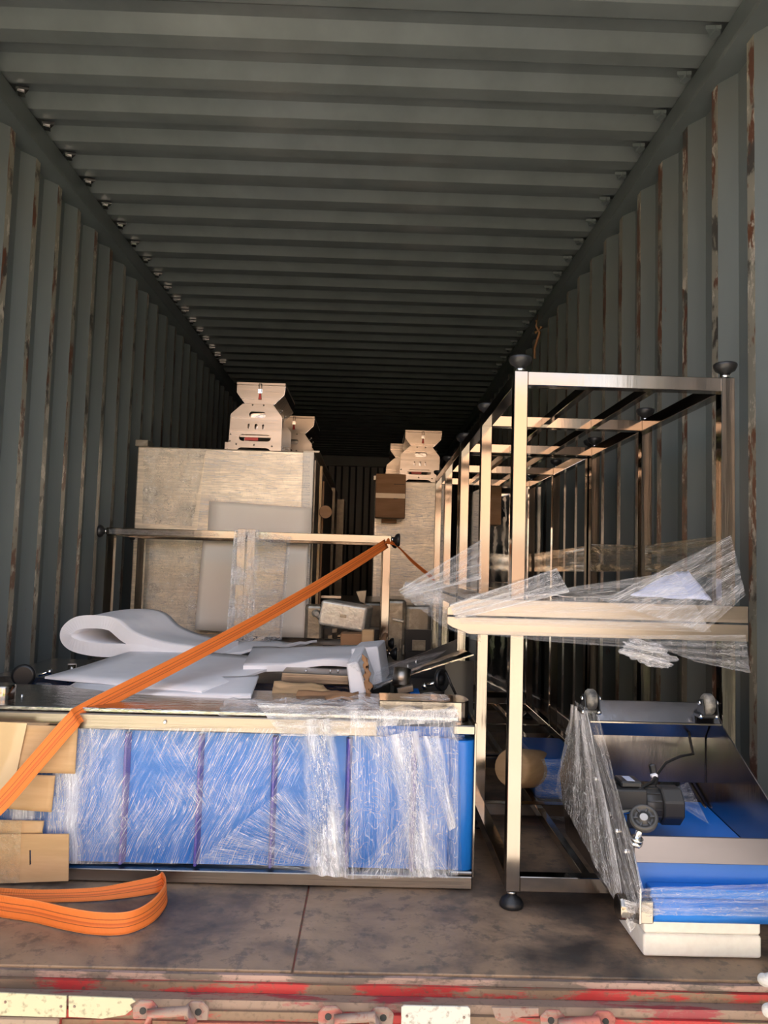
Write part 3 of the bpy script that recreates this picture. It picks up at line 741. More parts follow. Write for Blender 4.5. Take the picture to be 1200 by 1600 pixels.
MB().box((C.x - .055, 5.34, c0.z - .03), (C.x + .05, 5.385, c0.z - .002)).build('shelf_tab', 'card_d', bx)
# tall carton strip seen between the right posts
tag(MB().box((at(766, 760, 4.38).x, 4.38, at(770, 820, 4.38).z), (at(784, 760, 4.38).x, 4.439, at(770, 757, 4.38).z)).build('carton_strip', 'card_d', None, .003), 'brown cardboard piece before the mirror cabinet between right posts', 'cardboard')
# leaning board sheets against the large cabinet
def sheet4(name, label, pts, mt='sheet', th=.004, cat='sheet', amp=0, group=None, nu=8, nv=8, sd=1):
    f = bil([at(*p) for p in pts])
    if amp: f = rumple(f, amp, 2, (0, 0, 1), sd)
    return tag(MB().grid(f, nu, nv, th).build(name, mt), label, cat, group)
sheet4('board_sheet', 'pale board sheet lying across the front of the large cabinet, wide one', [(324, 838, 4.0), (486, 850, 4.0), (487, 794, 4.0), (327, 783, 4.0)], th=.006)
sheet4('board_sheet', 'pale tall board sheet leaning left of the wrapped centre post', [(304, 984, 3.97), (366, 988, 3.97), (374, 838, 3.985), (318, 834, 3.985)], th=.005)
sheet4('board_sheet', 'pale tall board sheet leaning right of the wrapped centre post', [(436, 995, 3.97), (475, 998, 3.97), (482, 850, 3.985), (448, 848, 3.985)], th=.005)
# supporting stack of wrapped conveyors under the frames
def slab(name, label, x0, x1, y0, y1, z0, z1, mt='wrap_dark', cat='machine', parts=()):
    r = thing(name, label, cat, ((x0+x1)/2, (y0+y1)/2, z0))
    MB().box((x0, y0, z0), (x1, y1, z1)).build('body', mt, r, .006)
    return r
s = slab('wrapped_conveyor', 'dark film-wrapped conveyor lying under the side-lying frames', -1.22, .10, 3.42, 3.99, 0, zb - .045)
MB().box((-1.21, 3.41, zb - .043), (.09, 3.99, zb - .031)).build('top_sheet', 'steel_b', s)
# thick rolled foam
def foamroll():
    prof = []  # a folded thick mat: loop in X/Z extruded along Y
    pts = [(305, 1012), (250, 1005), (205, 990), (178, 968), (150, 961), (118, 962), (97, 978), (95, 1000), (112, 1018), (150, 1028), (205, 1030), (300, 1032)]
    P = [at(px, py, 2.85) for px, py in pts]
    def cr(A, t):
        n = len(A) - 1; x = t*n; i = min(int(x), n-1); f = x-i
        a, b, c, d = A[max(i-1,0)], A[i], A[i+1], A[min(i+2,n)]
        return .5*((2*b)+(c-a)*f+(2*a-5*b+4*c-d)*f*f+(3*b-a-3*c+d)*f*f*f)
    fn = lambda u, v: cr(P, u) + Vector((.0 + .10*v, .34*v, -.00*v)) + Vector((0, 0, .006*math.sin(v*5 + u*9)))
    return MB().grid(fn, 60, 10, -.048).build('foam_mat', 'white')
tag(foamroll(), 'thick white foam mat folded over in a loop by the left wall', 'foam')
sheet4('foam_sheet', 'large white foam sheet, upper one under the orange strap', [(70, 1057, 2.42), (315, 1080, 2.22), (462, 1030, 2.75), (228, 1011, 2.95)], 'white', .007, 'foam', .003, sd=2)
sheet4('foam_sheet', 'white foam sheet under the larger one, front edge near the blue belt', [(88, 1082, 2.25), (392, 1087, 2.18), (404, 1055, 2.42), (130, 1060, 2.45)], 'white', .008, 'foam', .004, sd=3)
sheet4('foam_sheet', 'white foam sheet lying right of the strap with curled far edge', [(380, 1040, 2.55), (545, 1033, 2.6), (592, 1008, 3.0), (395, 1010, 3.05)], 'white', .02, 'foam', .012, sd=4)
sheet4('foam_sheet', 'thin curled white foam sheet at the foot of the side-lying frames', [(300, 1028, 3.0), (420, 1012, 3.05), (495, 1000, 3.3), (380, 1003, 3.3)], 'white', .01, 'foam', .03, sd=5)
# white wedge with torn cardboard edge
r = thing('foam_block', 'white wrapped foam block standing with torn cardboard edge, centre of the pile', 'foam', at(560, 1085, 2.36))
P = [at(541, 1038, 2.36), at(558, 1034, 2.36), at(576, 1084, 2.36), at(547, 1086, 2.36)]
MB().prism([(p.x, p.y, p.z) for p in P[::-1]], (.02, .28, .02)).build('block', 'white', r, .004)
P = [at(566, 1022, 2.345), at(575, 1030, 2.345), at(581, 1085, 2.345), at(571, 1085, 2.345)]
MB().grid(rumple(bil([P[3], P[2], P[1], P[0]]), .01, 6, (1, 0, 0), 4), 6, 24, .006).build('torn_cardboard', 'card_d', r)
P = [at(541, 1036, 2.34), at(566, 1020, 2.4), at(575, 1050, 2.34), at(560, 1050, 2.34)]
film_patch('film_wrap', r, 'film_l', rumple(bil(P), .01, 6), 20, 20)
r = thing('foam_block', 'grey-white foam block behind the torn cardboard piece', 'foam', at(590, 1060, 2.7))
P = [at(548, 1014, 2.72), at(590, 1010, 2.72), at(598, 1070, 2.72), at(556, 1075, 2.72)]
MB().prism([(p.x, p.y, p.z) for p in P[::-1]], (.03, .25, 0)).build('block', 'white', r, .004)
# small cartons
q0 = at(531, 1010, 3.1); q1 = at(566, 1012, 3.1)
carton('carton', 'small brown carton lying behind the foam sheets', ((q0.x+q1.x)/2, 3.16, q0.z), q1.x - q0.x, .10, .05, .02, 'card_d', False)
q0 = at(565, 1014, 3.08); q1 = at(584, 1014, 3.08)
carton('carton', 'small film-wrapped carton standing upright beside the lying one', ((q0.x+q1.x)/2, 3.11, q0.z), q1.x - q0.x, .06, .075, -.05, 'card', False)
# wrapped polystyrene box, tilted
cc = at(541, 961, 3.75); tz = math.radians(-8)
r = thing('polystyrene_box', 'white film-wrapped polystyrene box tilted among dark machines in the centre', 'box', cc - Vector((0, 0, .07)))
R = Matrix.Rotation(-tz, 3, 'Y')
MB().obox(cc, R @ Vector((.222, 0, 0)), Vector((.03, .16, .0)), R @ Vector((0, 0, .118))).build('box', 'foamwrap', r, .012, 3)
MB().obox(cc + Vector((-.012, -.083, 0)) , R @ Vector((.03, 0, 0)), Vector((0, .002, 0)), R @ Vector((0, 0, .014))).build('print_mark', 'wrap_grey', r)
# silver box and cardboard strip in the pile
P = [at(440, 1050, 2.45), at(545, 1055, 2.45), at(545, 1071, 2.45), at(438, 1067, 2.45)]
r = thing('steel_tray', 'bright steel tray lying in the pile behind the brown strip', 'tray', P[3])
MB().prism([(p.x, p.y, p.z) for p in P[::-1]], (0, .2, 0)).build('tray', 'steel_b', r, .003)
for px in (478, 516, 528):
    q = at(px, 1052, 2.47); MB().lathe(q, (0,0,1), [(.003, 0), (.003, .012)], 8).build('stud', 'chrome', r)
sheet4('cardboard_strip', 'bent brown cardboard strip in front of the steel tray', [(425, 1083, 2.30), (530, 1088, 2.28), (505, 1070, 2.36), (428, 1064, 2.36)], 'card', .005, 'cardboard', .01, sd=7)
sheet4('cardboard_strip', 'crumpled brown paper strip wrapped in film behind the blue belt', [(455, 1094, 2.22), (560, 1098, 2.2), (560, 1080, 2.3), (470, 1078, 2.3)], 'card_d', .005, 'cardboard', .02, sd=9)
# leftover wood splinter at the lying frame's foot
tag(MB().tube([at(588, 1024, 3.2), at(596, 1005, 3.2), at(603, 992, 3.25)], .012, 6).build('wood_splinter', 'card_d'), 'splintered brown wood piece leaning at the foot of the side-lying frame', 'wood')

# ================================================================ BLUE CONVEYOR (front left)
cv = thing('belt_conveyor', 'blue cleated belt conveyor lying on its side, film-wrapped, at front left', 'conveyor', (-.4, 2.1, 0))
Yc = 2.0
xr = at(740, 1200, Yc).x; xl = -1.27
zT = at(300, 1118, Yc).z
ztop = lambda px: at(px, 1118 + (px - 300) * .012, Yc).z
MB().box((xl, Yc + .035, .035), (xr - .02, Yc + .33, zT - .02)).build('belt_body', 'blue2', cv)
MB().box((xl, Yc + .018, .04), (xr - .045, Yc + .034, zT - .045)).build('belt', 'blue', cv)
for px, py in ((193, 1250), (309, 1250), (426, 1250), (543, 1250), (646, 1250)):
    x = at(px, py, Yc).x; c = MB()
    c.prism([(x - .008, Yc + .018, .042), (x + .008, Yc + .018, .042), (x + .003, Yc - .006, .042), (x - .003, Yc - .006, .042)], (0, 0, zT - .09)); c.build('cleat', 'purple', cv, .001)
zt2 = zT - .005
MB().box((xl, Yc - .012, zT - .038), (xr - .25, Yc + .03, zT)).build('top_rail', 'steel_b', cv, .002)
MB().box((xl, Yc - .012, .004), (xr, Yc + .03, .034)).build('bottom_rail', 'steel_b', cv, .002)
for px in (258, 246):
    p = at(px, 1128 if px == 258 else 1360, Yc - .013); MB().lathe(p, (0,-1,0), [(.005, 0), (.005, .003), (.0035, .005)], 10).build('screw', 'chrome', cv)
MB().lathe((xr - .028, Yc + .03, .045), (0,0,1), [(.034, 0), (.036, .004), (.036, zT - .095), (.034, zT - .09)], 28).build('end_roller', 'blue', cv)
MB().box((xr - .055, Yc - .008, zT - .03), (xr + .002, Yc + .09, zT - .006)).build('end_bracket', 'steel', cv, .003)
MB().box((xr - .055, Yc - .008, .035), (xr + .002, Yc + .09, .045)).build('end_bracket', 'steel', cv, .003)
MB().box((xr, Yc - .005, .03), (xr + .006, Yc + .30, zT)).build('end_flange', 'steel', cv, .001)
# upper channel with rounded right end
xc = at(592, 1100, 2.06).x
b = MB(); pts = []
for k in range(9): a = -PI/2 + PI*k/8; pts.append((xr - .03 + .026*math.cos(a), Yc + .10 + .06 * math.sin(a) * 1.0))
pts += [(xc, Yc + .16), (xc, Yc + .04)]
b.prism([(x_, y_, zT - .006) for x_, y_ in pts], (0, 0, .050)); b.build('side_channel', 'steel', cv, .002)
MB().box((xl, Yc + .005, zT + .001), (xr - .04, Yc + .34, zT + .012)).build('upper_plate', 'steel_dark', cv, .002)
# film over the belt
fY = Yc - .022
def cf(pts, mt, amp, nu, nv, along, seed): return filmP(cv, mt, pts, amp, nu, nv, along, seed)
def vq(x0, x1, y0=1138, y1=1350, dy=0, x0b=None, x1b=None):   # u runs down, v runs across
    return [(x0, y0, fY + dy), (x0 if x0b is None else x0b, y1, fY + dy), (x1 if x1b is None else x1b, y1, fY + dy), (x1, y0, fY + dy)]
cf(vq(-60, 205), 'film_veil', .006, 30, 40, (2, 4), 31)
cf(vq(90, 560), 'film_a', .006, 40, 80, (2, 6), 32)
cf(vq(150, 560, dy=-.003), 'film_b', .006, 40, 80, (2, 6), 33)
cf([(470, 1125, fY - .01), (475, 1365, fY - .02), (560, 1374, fY - .02), (520, 1122, fY - .01)], 'film_cr', .03, 60, 30, (5, 4), 34)
cf([(530, 1368, fY - .012), (300, 1352, fY - .01), (450, 1225, fY - .012), (540, 1345, fY - .012)], 'film_fan', .012, 50, 40, (2, 5), 35)
bY = Yc - .05
cf([(546, 1112, bY), (548, 1374, bY - .015), (716, 1368, bY - .015), (716, 1110, bY)], 'film', .014, 60, 50, (5, 4), 36)
cf([(548, 1138, bY - .004), (548, 1110, bY - .004), (716, 1108, bY - .004), (706, 1128, bY - .004)], 'film_d', .004, 50, 20, (3, 8), 37)
cf([(640, 1262, bY - .03), (548, 1372, bY - .02), (718, 1372, bY - .02), (650, 1262, bY - .03)], 'film_fan', .02, 50, 40, (3, 4), 38)
cf([(640, 1262, bY - .025), (550, 1140, bY - .01), (640, 1140, bY - .01), (650, 1262, bY - .025)], 'film_fan', .02, 50, 40, (3, 4), 46)
cf([(690, 1112, bY), (718, 1368, bY), (722, 1366, bY + .05), (722, 1112, bY + .06)], 'film_l', .008, 50, 20, (4, 4), 39)
cf([(600, 1150, bY - .012), (640, 1370, bY - .02), (690, 1370, bY - .02), (660, 1140, bY - .012)], 'film_cr', .02, 60, 30, (5, 4), 40)
cf([(655, 1150, bY - .02), (700, 1300, bY - .03), (716, 1290, bY - .03), (690, 1150, bY - .02)], 'film_cr', .02, 40, 20, (5, 4), 45)
# film over the top
film_patch('film_wrap', cv, 'film', rumple(bil([(-.38, Yc - .01, zT + .012), (xr - .04, Yc - .03, zT + .018), (xr - .06, Yc + .10, zT + .05), (-.38, Yc + .12, zT + .016)]), .02, 5, (0,0,1), 41, (6, 5)), 80, 30)
cf([(400, 1098, Yc - .03), (560, 1105, Yc - .04), (545, 1150, Yc - .04), (440, 1150, Yc - .03)], 'film_d', .02, 50, 30, (6, 5), 42)

# second conveyor behind, dark plates at left
r = thing('belt_conveyor', 'dark steel conveyor behind the blue one with folded foam on it, left', 'conveyor', (-.9, 2.6, 0))
def flatplate(nm, pts, th, mt, parent):
    return MB().grid(bil([at(*p) for p in pts]), 1, 1, th).build(nm, mt, parent)
P = [at(-30, 1024, 3.0), at(300, 1034, 2.75)]
MB().box((-1.26, 2.62, .0), (.0, 2.66, .405)).build('side_plate', 'steel_dark', r, .002)
MB().box((-1.26, 2.66, .395), (.0, 3.1, .405)).build('top_plate', 'steel_dark', r, .002)
MB().box((-1.26, 2.38, .10), (-.3, 2.6, .30)).build('belt_body', 'blue2', r)
MB().lathe(at(112, 1052, 2.61), (0, 0, 1), [(.014, -.03), (.014, .03)], 16).build('roller_pin', 'steel', r)
k0 = at(38, 1055, 2.5); k = MB(); k.lathe(k0, (.2, -1, 0), [(.030, 0), (.036, .006), (.036, .014), (.028, .018)], 24); k.build('levelling_foot', 'black', r)
MB().tube([at(60, 1055, 2.48), at(82, 1048, 2.5)], .005, 8).build('foot_stem', 'chrome', r)
MB().lathe(at(75, 1050, 2.49), (1, 0, .2), [(.01, 0), (.01, .012)], 6).build('foot_nut', 'chrome', r)
MB().box((at(34, 1050, 2.56).x, 2.55, at(34, 1062, 2.56).z), (at(52, 1050, 2.56).x, 2.57, at(34, 1048, 2.56).z)).build('blue_clip', 'blue', r)
# film covered dark plate reaching in from the left
r = thing('steel_plate', 'film-covered dark steel side plate above the cardboard at the left edge', 'plate', at(60, 1110, 2.15))
flatplate('plate', [(-40, 1103, 2.08), (108, 1115, 2.06), (108, 1072, 2.40), (-40, 1066, 2.42)], .004, 'steel_dark', r)
MB().lathe(at(2, 1100, 2.10), (0, 0, 1), [(.032, 0), (.034, .004), (.034, .048), (.032, .052)], 24).build('roller_end', 'steel', r)
MB().lathe(at(34, 1092, 2.14), (0, 0, 1), [(.005, 0), (.005, .012)], 10).build('screw', 'chrome', r)
filmP(r, 'film', [(60, 1066, 2.38), (170, 1085, 2.3), (180, 1116, 2.05), (20, 1108, 2.06)], .012, 40, 30, (5, 5), 44, nrm=(0, 0, 1))

# cardboard pieces at the front left
def bent(name, label, pts, mt='card', th=.004, amp=.004, sd=1, slot=None):
    f = rumple(bil([at(*p) for p in pts]), amp, 2, (0, -1, 0), sd)
    return tag(MB().grid(f, 14, 10, th).build(name, mt), label, 'cardboard')
cY = Yc - .035
r = thing('cardboard_pad', 'tan cardboard pad folded over the top left corner of the blue conveyor', 'cardboard', at(60, 1208, cY))
MB().grid(rumple(bil([at(-60, 1205, cY), at(117, 1209, cY), at(121, 1136, cY), at(-60, 1128, cY)]), .004, 2, (0,-1,0), 2), 14, 8, .004).build('pad', 'card', r)
MB().grid(rumple(bil([at(-60, 1128, cY), at(70, 1134, cY), at(98, 1120, cY + .09), at(-60, 1116, cY + .09)]), .003, 2, (0,0,1), 3), 14, 4, .004).build('fold', 'card', r)
MB().grid(rumple(bil([at(-50, 1268, cY - .006), at(14, 1262, cY - .006), at(42, 1130, cY - .008), at(-50, 1126, cY - .008)]), .003, 3, (0,-1,0), 5), 12, 12).build('tape', 'tape', r)
r = thing('cardboard_pad', 'smaller tan cardboard pad below the folded one, middle of the stack at left', 'cardboard', at(40, 1265, cY))
MB().grid(rumple(bil([at(-60, 1258, cY - .001), at(80, 1269, cY - .001), at(86, 1212, cY - .001), at(-60, 1208, cY - .001)]), .003, 2, (0,-1,0), 4), 14, 8, .004).build('pad', 'card', r)
r = thing('cardboard_pad', 'tan cardboard pad with a black slit at the bottom left of the blue conveyor', 'cardboard', at(50, 1375, cY))
s0 = [at(px, py, cY - .008) for px, py in ((-60, 1382), (107, 1376), (108, 1303), (-60, 1303))]
hole = [at(px, py, cY - .008) for px, py in ((46, 1351), (49, 1351), (49, 1328), (46, 1328))]
plate('pad', 'card', r, [(p.x, p.z) for p in s0], [[(p.x, p.z) for p in hole]], .004, (0, cY - .008, 0), (1,0,0), (0,0,1))
MB().grid(rumple(bil([at(-60, 1303, cY - .002), at(66, 1303, cY - .002), at(68, 1283, cY + .004), at(-60, 1279, cY + .004)]), .004, 3, (0,-1,0), 6), 14, 4, .004).build('torn_edge', 'card', r)
MB().grid(rumple(bil([at(-50, 1380, cY - .013), at(30, 1380, cY - .013), at(34, 1282, cY - .013), at(-50, 1280, cY - .013)]), .002, 3, (0,-1,0), 7), 12, 12).build('tape', film('tape_film', .25, .3, tint=(.7, .55, .35), us=6, vs=10), r)

# ================================================================ ORANGE STRAPS
a0 = at(-70, 1318, 1.80); a1 = at(0, 1255, 1.86); a2 = at(112, 1128, 1.955); a3 = at(140, 1107, 2.02); a4 = at(604, 849, 3.44)
st = thing('ratchet_strap', 'orange webbing strap running diagonally from lower left over the side-lying frame', 'strap', (a2.x, a2.y, a2.z))
wv = lambda dx, dz, dy=0: Vector((dx, dy, dz)).normalized() * .043
pts = [a0, a1, a1.lerp(a2, .5), a2, a3] + [a3.lerp(a4, t) - Vector((0, 0, .02*math.sin(PI*t))) for t in (.2, .4, .6, .8)] + [a4]
ww = [wv(-.66, .74), wv(-.66, .74), wv(-.66, .75), wv(-.62, .78), wv(-.52, .85, .1)] + [wv(-.45, .85, .2)]*4 + [wv(-.4, .85, .3)]
ribbon(pts, ww, 'strap', 'webbing', st, .002, 8)
e0 = at(604, 846, 3.44); e1 = at(622, 854, 3.50); e2 = at(648, 880, 3.62); e3 = at(680, 906, 3.72)
ribbon([e0 + Vector((0,0,.004)), e1, e2, e3], [wv(.3, .5, .6), wv(.3, .2, .9) * .45, wv(.5, .3, .8)*.6, wv(-.4, .8, 0)*.9], 'strap', 'webbing', st, .002, 8)
# loop on the floor
lp = [(-60, 1420), (0, 1433), (50, 1441), (100, 1453), (150, 1461), (200, 1459), (240, 1440), (261, 1412), (256, 1393), (238, 1397), (200, 1403), (150, 1408), (90, 1410), (30, 1410), (-60, 1404)]
lw = [.044]*9 + [.040, .036, .030, .028, .028, .028]
P = [atz(px, py, .003) for px, py in lp]
W = []
for i, (p, h) in enumerate(zip(P, lw)):
    lean = Vector((0, .25, 1)) if i < 6 else (Vector((-.2, .3, 1)) if i < 9 else Vector((0, .55, .8)))
    W.append(lean.normalized() * h)
tag(ribbon([p + w_ * .5 for p, w_ in zip(P, W)], W, 'strap', 'strap_loop', None, .003, 10), 'loop of orange webbing strap lying on the floor at front left', 'strap')

# ================================================================ RIGHT FRONT: HOPPER CONVEYOR
K = .94
def cvp(X, Y, z): return Vector((X*K, Y*K, .81 - K*(.81 - z)))
hc = thing('hopper_conveyor', 'film-wrapped hopper conveyor with casters and black motor at the lower right', 'conveyor', cvp(.74, 1.9, .06))
prof = [(2.05, .47), (1.98, .42), (1.665, .258), (1.60, .17), (1.60, .10), (1.66, .08), (2.19, .08), (2.27, .225)]
XLc, XRc = .565, .912
def side(X, nm, mt): return MB().prism([cvp(X, a, c) for a, c in prof], (.004, 0, 0)).build(nm, mt, hc, .001)
side(XLc, 'side_plate', 'steel_side'); side(XRc, 'side_plate', 'steel_side')
a = XLc + .006; c = XRc - .002
MB().prism([cvp(a, 2.05, .472), cvp(a, 2.05, .425), cvp(a, 2.085, .375), cvp(a, 2.085, .255), cvp(a, 2.09, .255), cvp(a, 2.09, .377), cvp(a, 2.056, .428), cvp(a, 2.056, .472)], (K*(c - a), 0, 0)).build('back_panel', 'steel_side', hc, .0008)
MB().prism([cvp(a, 1.985, .425), cvp(a, 2.05, .425), cvp(a, 2.05, .430), cvp(a, 1.985, .430)], (K*(c - a), 0, 0)).build('top_lip', 'steel', hc, .0008)
MB().prism([cvp(a, 1.99, .428), cvp(a, 1.995, .428), cvp(a, 2.04, .475), cvp(a, 2.035, .475)], (K*(c - a), 0, 0)).build('caster_plate', 'steel_side', hc, .0008)
MB().prism([cvp(a, 1.652, .203), cvp(a, 1.657, .203), cvp(a, 1.657, .258), cvp(a, 1.652, .258)], (K*(c - a) , 0, 0)).build('front_plate', 'steel_front_shaded', hc, .001)
MB().prism([cvp(a, 1.70, .16), cvp(a, 2.1, .20), cvp(a, 2.1, .17), cvp(a, 1.70, .13)], (K*(c - a), 0, 0)).build('belt', 'blue', hc)
MB().prism([cvp(a, 1.668, .215), cvp(a, 1.70, .215), cvp(a, 1.70, .12), cvp(a, 1.668, .12)], (K*(c - a), 0, 0)).build('belt_panel', 'blue2', hc, .003)
MB().prism([cvp(a + .03, 1.635, .158), cvp(a + .03, 1.668, .158), cvp(a + .03, 1.668, .138), cvp(a + .03, 1.64, .136)], (K*(c - a - .03), 0, 0)).build('belt_guide', 'blue', hc, .002)
rl0 = cvp(XLc + .04, 1.66, .112)
MB().lathe(rl0, (1,0,0), [(.026, 0), (.028, .004), (.028, K*(XRc - XLc - .05))], 28).build('belt_roller', 'blue', hc)
MB().prism([cvp(XLc + .006, 1.625, .135), cvp(XLc + .038, 1.625, .135), cvp(XLc + .038, 1.625, .09), cvp(XLc + .006, 1.625, .09)], (0, .02, 0)).build('roller_bracket', 'steel', hc, .002)
MB().lathe(cvp(XLc - .028, 1.655, .112), (1,0,0), [(.022, 0), (.024, .003), (.024, .03)], 20).build('roller_cap', 'steel', hc)
# motor
mo = cvp(.585, 1.86, .262)
MB().box((mo.x - .004, mo.y - .045, mo.z - .040), (mo.x + .068, mo.y + .045, mo.z + .042)).build('gearbox', 'motor', hc, .003)
b = MB(); b.lathe((mo.x + .068, mo.y, mo.z), (1,0,0), [(.034, 0), (.038, .004), (.038, .035), (.034, .037), (.034, .04)], 28)
for kk in range(14):
    an = 2*PI*kk/14; b.obox((mo.x + .088, mo.y + .038*math.cos(an), mo.z + .038*math.sin(an)), (.03,0,0), (0, -.003*math.sin(an), .003*math.cos(an)), (0, .004*math.cos(an), .004*math.sin(an)))
b.build('motor_body', 'motor', hc)
pts = [(.04*math.cos(PI/8 + PI/4*q)*1.08, .04*math.sin(PI/8 + PI/4*q)*1.08) for q in range(8)]
MB().prism([(mo.x + .108, mo.y + a_, mo.z + c_) for a_, c_ in pts], (.045, 0, 0)).build('motor_cap', 'motor', hc, .003)
b_ = MB().box((mo.x + .015, mo.y - .03, mo.z + .043), (mo.x + .062, mo.y + .025, mo.z + .056)).build('terminal_box', 'blackp', hc, .003)
MB().prism([(mo.x + .028, mo.y - .028, mo.z + .0575), (mo.x + .045, mo.y - .03, mo.z + .0575), (mo.x + .045, mo.y + .01, mo.z + .0575), (mo.x + .028, mo.y + .01, mo.z + .0575)], (0,0,.0006)).build('rating_label', 'label', b_)
MB().box((mo.x + .01, mo.y - .0462, mo.z - .038), (mo.x + .022, mo.y - .0454, mo.z - .01)).build('blue_label', 'bluelabel', hc)
MB().tube([(mo.x - .02, mo.y - .06, mo.z - .006), (mo.x + .03, mo.y - .055, mo.z + .002)], .006, 10).build('spacer_rod', 'chrome', hc)
# cable: from the gland in the back panel to the terminal box
g0 = at(1076, 1141, 1.955); pts = [g0, at(1079, 1160, 1.93), at(1083, 1178, 1.91), at(1062, 1182, 1.88), at(1040, 1192, 1.85), at(1027, 1210, 1.80), at(1018, 1222, 1.76), at(1000, 1232, 1.72), at(986, 1240, 1.72)]
MB().tube(pts, .0035, 8).build('cable', 'cable', hc)
MB().lathe(g0 + Vector((0, .006, 0)), (0,-1,0), [(.013, 0), (.012, .004), (.007, .007)], 16).build('cable_gland', 'whiteplate', hc)
q = at(1020, 1203, 1.80); MB().obox(q, (.012, 0, .004), (0, .012, 0), (-.006, 0, .026)).build('cable_plug', 'blackp', hc, .002)
q = at(1022, 1212, 1.79); MB().obox(q, (.014, 0, .004), (0, .014, 0), (-.002, 0, .008)).build('cable_tie', 'white', hc, .002)
MB().tube([at(1024, 1215, 1.79), at(1020, 1228, 1.78), at(1000, 1238, 1.73), at(988, 1248, 1.71)], .008, 8).build('cable_sleeve', 'cable', hc)
# levelling foot standing up off the front plate
f0 = at(992, 1322, 1.545); f1 = at(1003, 1284, 1.53); ax_ = (f1 - f0).normalized()
L = (f1 - f0).length
b = MB(); b.lathe(f0, ax_, [(.0065, 0), (.0065, L)], 12); b.lathe(f0, ax_, [(.013, .004), (.013, .012)], 6); b.lathe(f0, ax_, [(.012, .014), (.012, .019)], 16)
fs_ = b.build('foot_stem', 'chrome', hc)
n_ = (at(1006, 1278, 1.50) - at(1006, 1278, 1.6)).normalized() * .8 + Vector((0, 0, .5)); n_.normalize()
b = MB(); cpt = at(1006, 1277, 1.525)
b.lathe(cpt, n_, [(.0265, -.010), (.027, 0), (.0255, .004), (.0205, .004), (.019, -.002), (.012, -.002), (.0115, .001), (.0001, .001)], 28)
u_ = n_.orthogonal().normalized(); v_ = n_.cross(u_)
for q_ in range(6):
    a_ = PI/3*q_; d_ = u_*math.cos(a_) + v_*math.sin(a_); b.obox(cpt + d_*.0165, d_*.010, d_.cross(n_)*.003, n_*.004)
fo = b.build('levelling_foot', 'motor', hc); MB().lathe(cpt, n_, [(.0078, .0012), (.0076, .002)], 16).build('foot_cap', 'steel_b', fo)
# casters
def caster(px, py, label):
    c_ = at(px, py, 1.87); b = MB()
    cs = MB().box((c_.x - .025, c_.y - .006, c_.z - .034), (c_.x + .023, c_.y + .03, c_.z - .022)).build('caster_bracket', 'blackp', hc, .003)
    for s_ in (-1, 1):
        MB().prism([(c_.x + s_*.017 - .0015, c_.y - .022, c_.z - .024), (c_.x + s_*.017 - .0015, c_.y + .02, c_.z - .024), (c_.x + s_*.017 - .0015, c_.y + .010, c_.z + .012), (c_.x + s_*.017 - .0015, c_.y - .010, c_.z + .012)], (.003, 0, 0)).build('fork', 'blackp', cs, .001)
        MB().lathe((c_.x + s_*.019, c_.y - .002, c_.z + .003), (s_, 0, 0), [(.006, 0), (.0055, .004), (.003, .006)], 12).build('axle_nut', 'chrome', cs)
        MB().lathe((c_.x + s_*.019, c_.y - .006, c_.z - .029), (0, -1, 0), [(.006, 0), (.005, .004), (.0001, .005)], 10).build('bolt', 'chrome', cs)
    MB().lathe((c_.x - .0125, c_.y, c_.z), (1,0,0), [(.018, 0), (.022, .002), (.025, .006), (.025, .019), (.022, .023), (.018, .025)], 28).build('wheel', 'wheel', cs)
caster(923, 1093, ''); caster(1106, 1100, '')
# bolts on the side plate
for px, py in ((932, 1217), (965, 1298), (979, 1330)):
    p = atx(px, py, XLc*K - .0005); MB().lathe(p, (-1, -.3, 0), [(.006, 0), (.0055, .004), (.0001, .006)], 8).build('bolt', 'chrome', hc)
# film wrapped round the left side plate and the nose
xf = XLc*K - .012
def fx(px, py, X=None): return atx(px, py, X or xf)
film_patch('film_wrap', hc, 'film', rumple(bil([fx(898, 1095), fx(984, 1457), fx(1006, 1392), fx(935, 1118)]), .004, 5, (-1,0,0), 50, (3, 9)), 50, 40)
film_patch('film_wrap', hc, 'film_d', rumple(bil([fx(892, 1100), fx(868, 1235), fx(986, 1457), fx(918, 1112)]), .006, 5, (-1,0,0), 51, (3, 9)), 50, 40)
filmP(hc, 'film', [(1002, 1388, 1.515), (1215, 1380, 1.515), (1215, 1432, 1.53), (1000, 1430, 1.53)], .010, 60, 20, (3, 10), 52)
filmP(hc, 'film_d', [(975, 1405, 1.52), (1040, 1425, 1.52), (1000, 1440, 1.53), (984, 1458, 1.56)], .008, 30, 20, (4, 7), 53)
filmP(hc, 'film', [(1050, 1232, 1.93), (1075, 1222, 1.96), (1108, 1288, 1.80), (1066, 1262, 1.85)], .01, 24, 24, (5, 5), 54)
# diagonal stay inside
MB().tube([atx(1079, 1222, .85), atx(1118, 1290, .85)], .004, 6).build('stay', 'steel_dark', hc)
# polystyrene block under the nose
blk = [atz(1003, 1492, 0.0), atz(1194, 1503, 0.0)]
pb = thing('polystyrene_block', 'cream white polystyrene block under the nose of the right conveyor', 'block', ((blk[0].x + blk[1].x)/2, 1.7, 0))
x0, x1 = blk[0].x, blk[1].x; y0 = (blk[0].y + blk[1].y)/2
MB().box((x0, y0, 0.001), (x1, y0 + .17, .048)).build('lower_layer', 'creamfoam', pb, .006, 3)
MB().box((x0 + .001, y0 + .001, .0485), (x1 - .001, y0 + .169, .093)).build('upper_layer', 'creamfoam', pb, .006, 3)

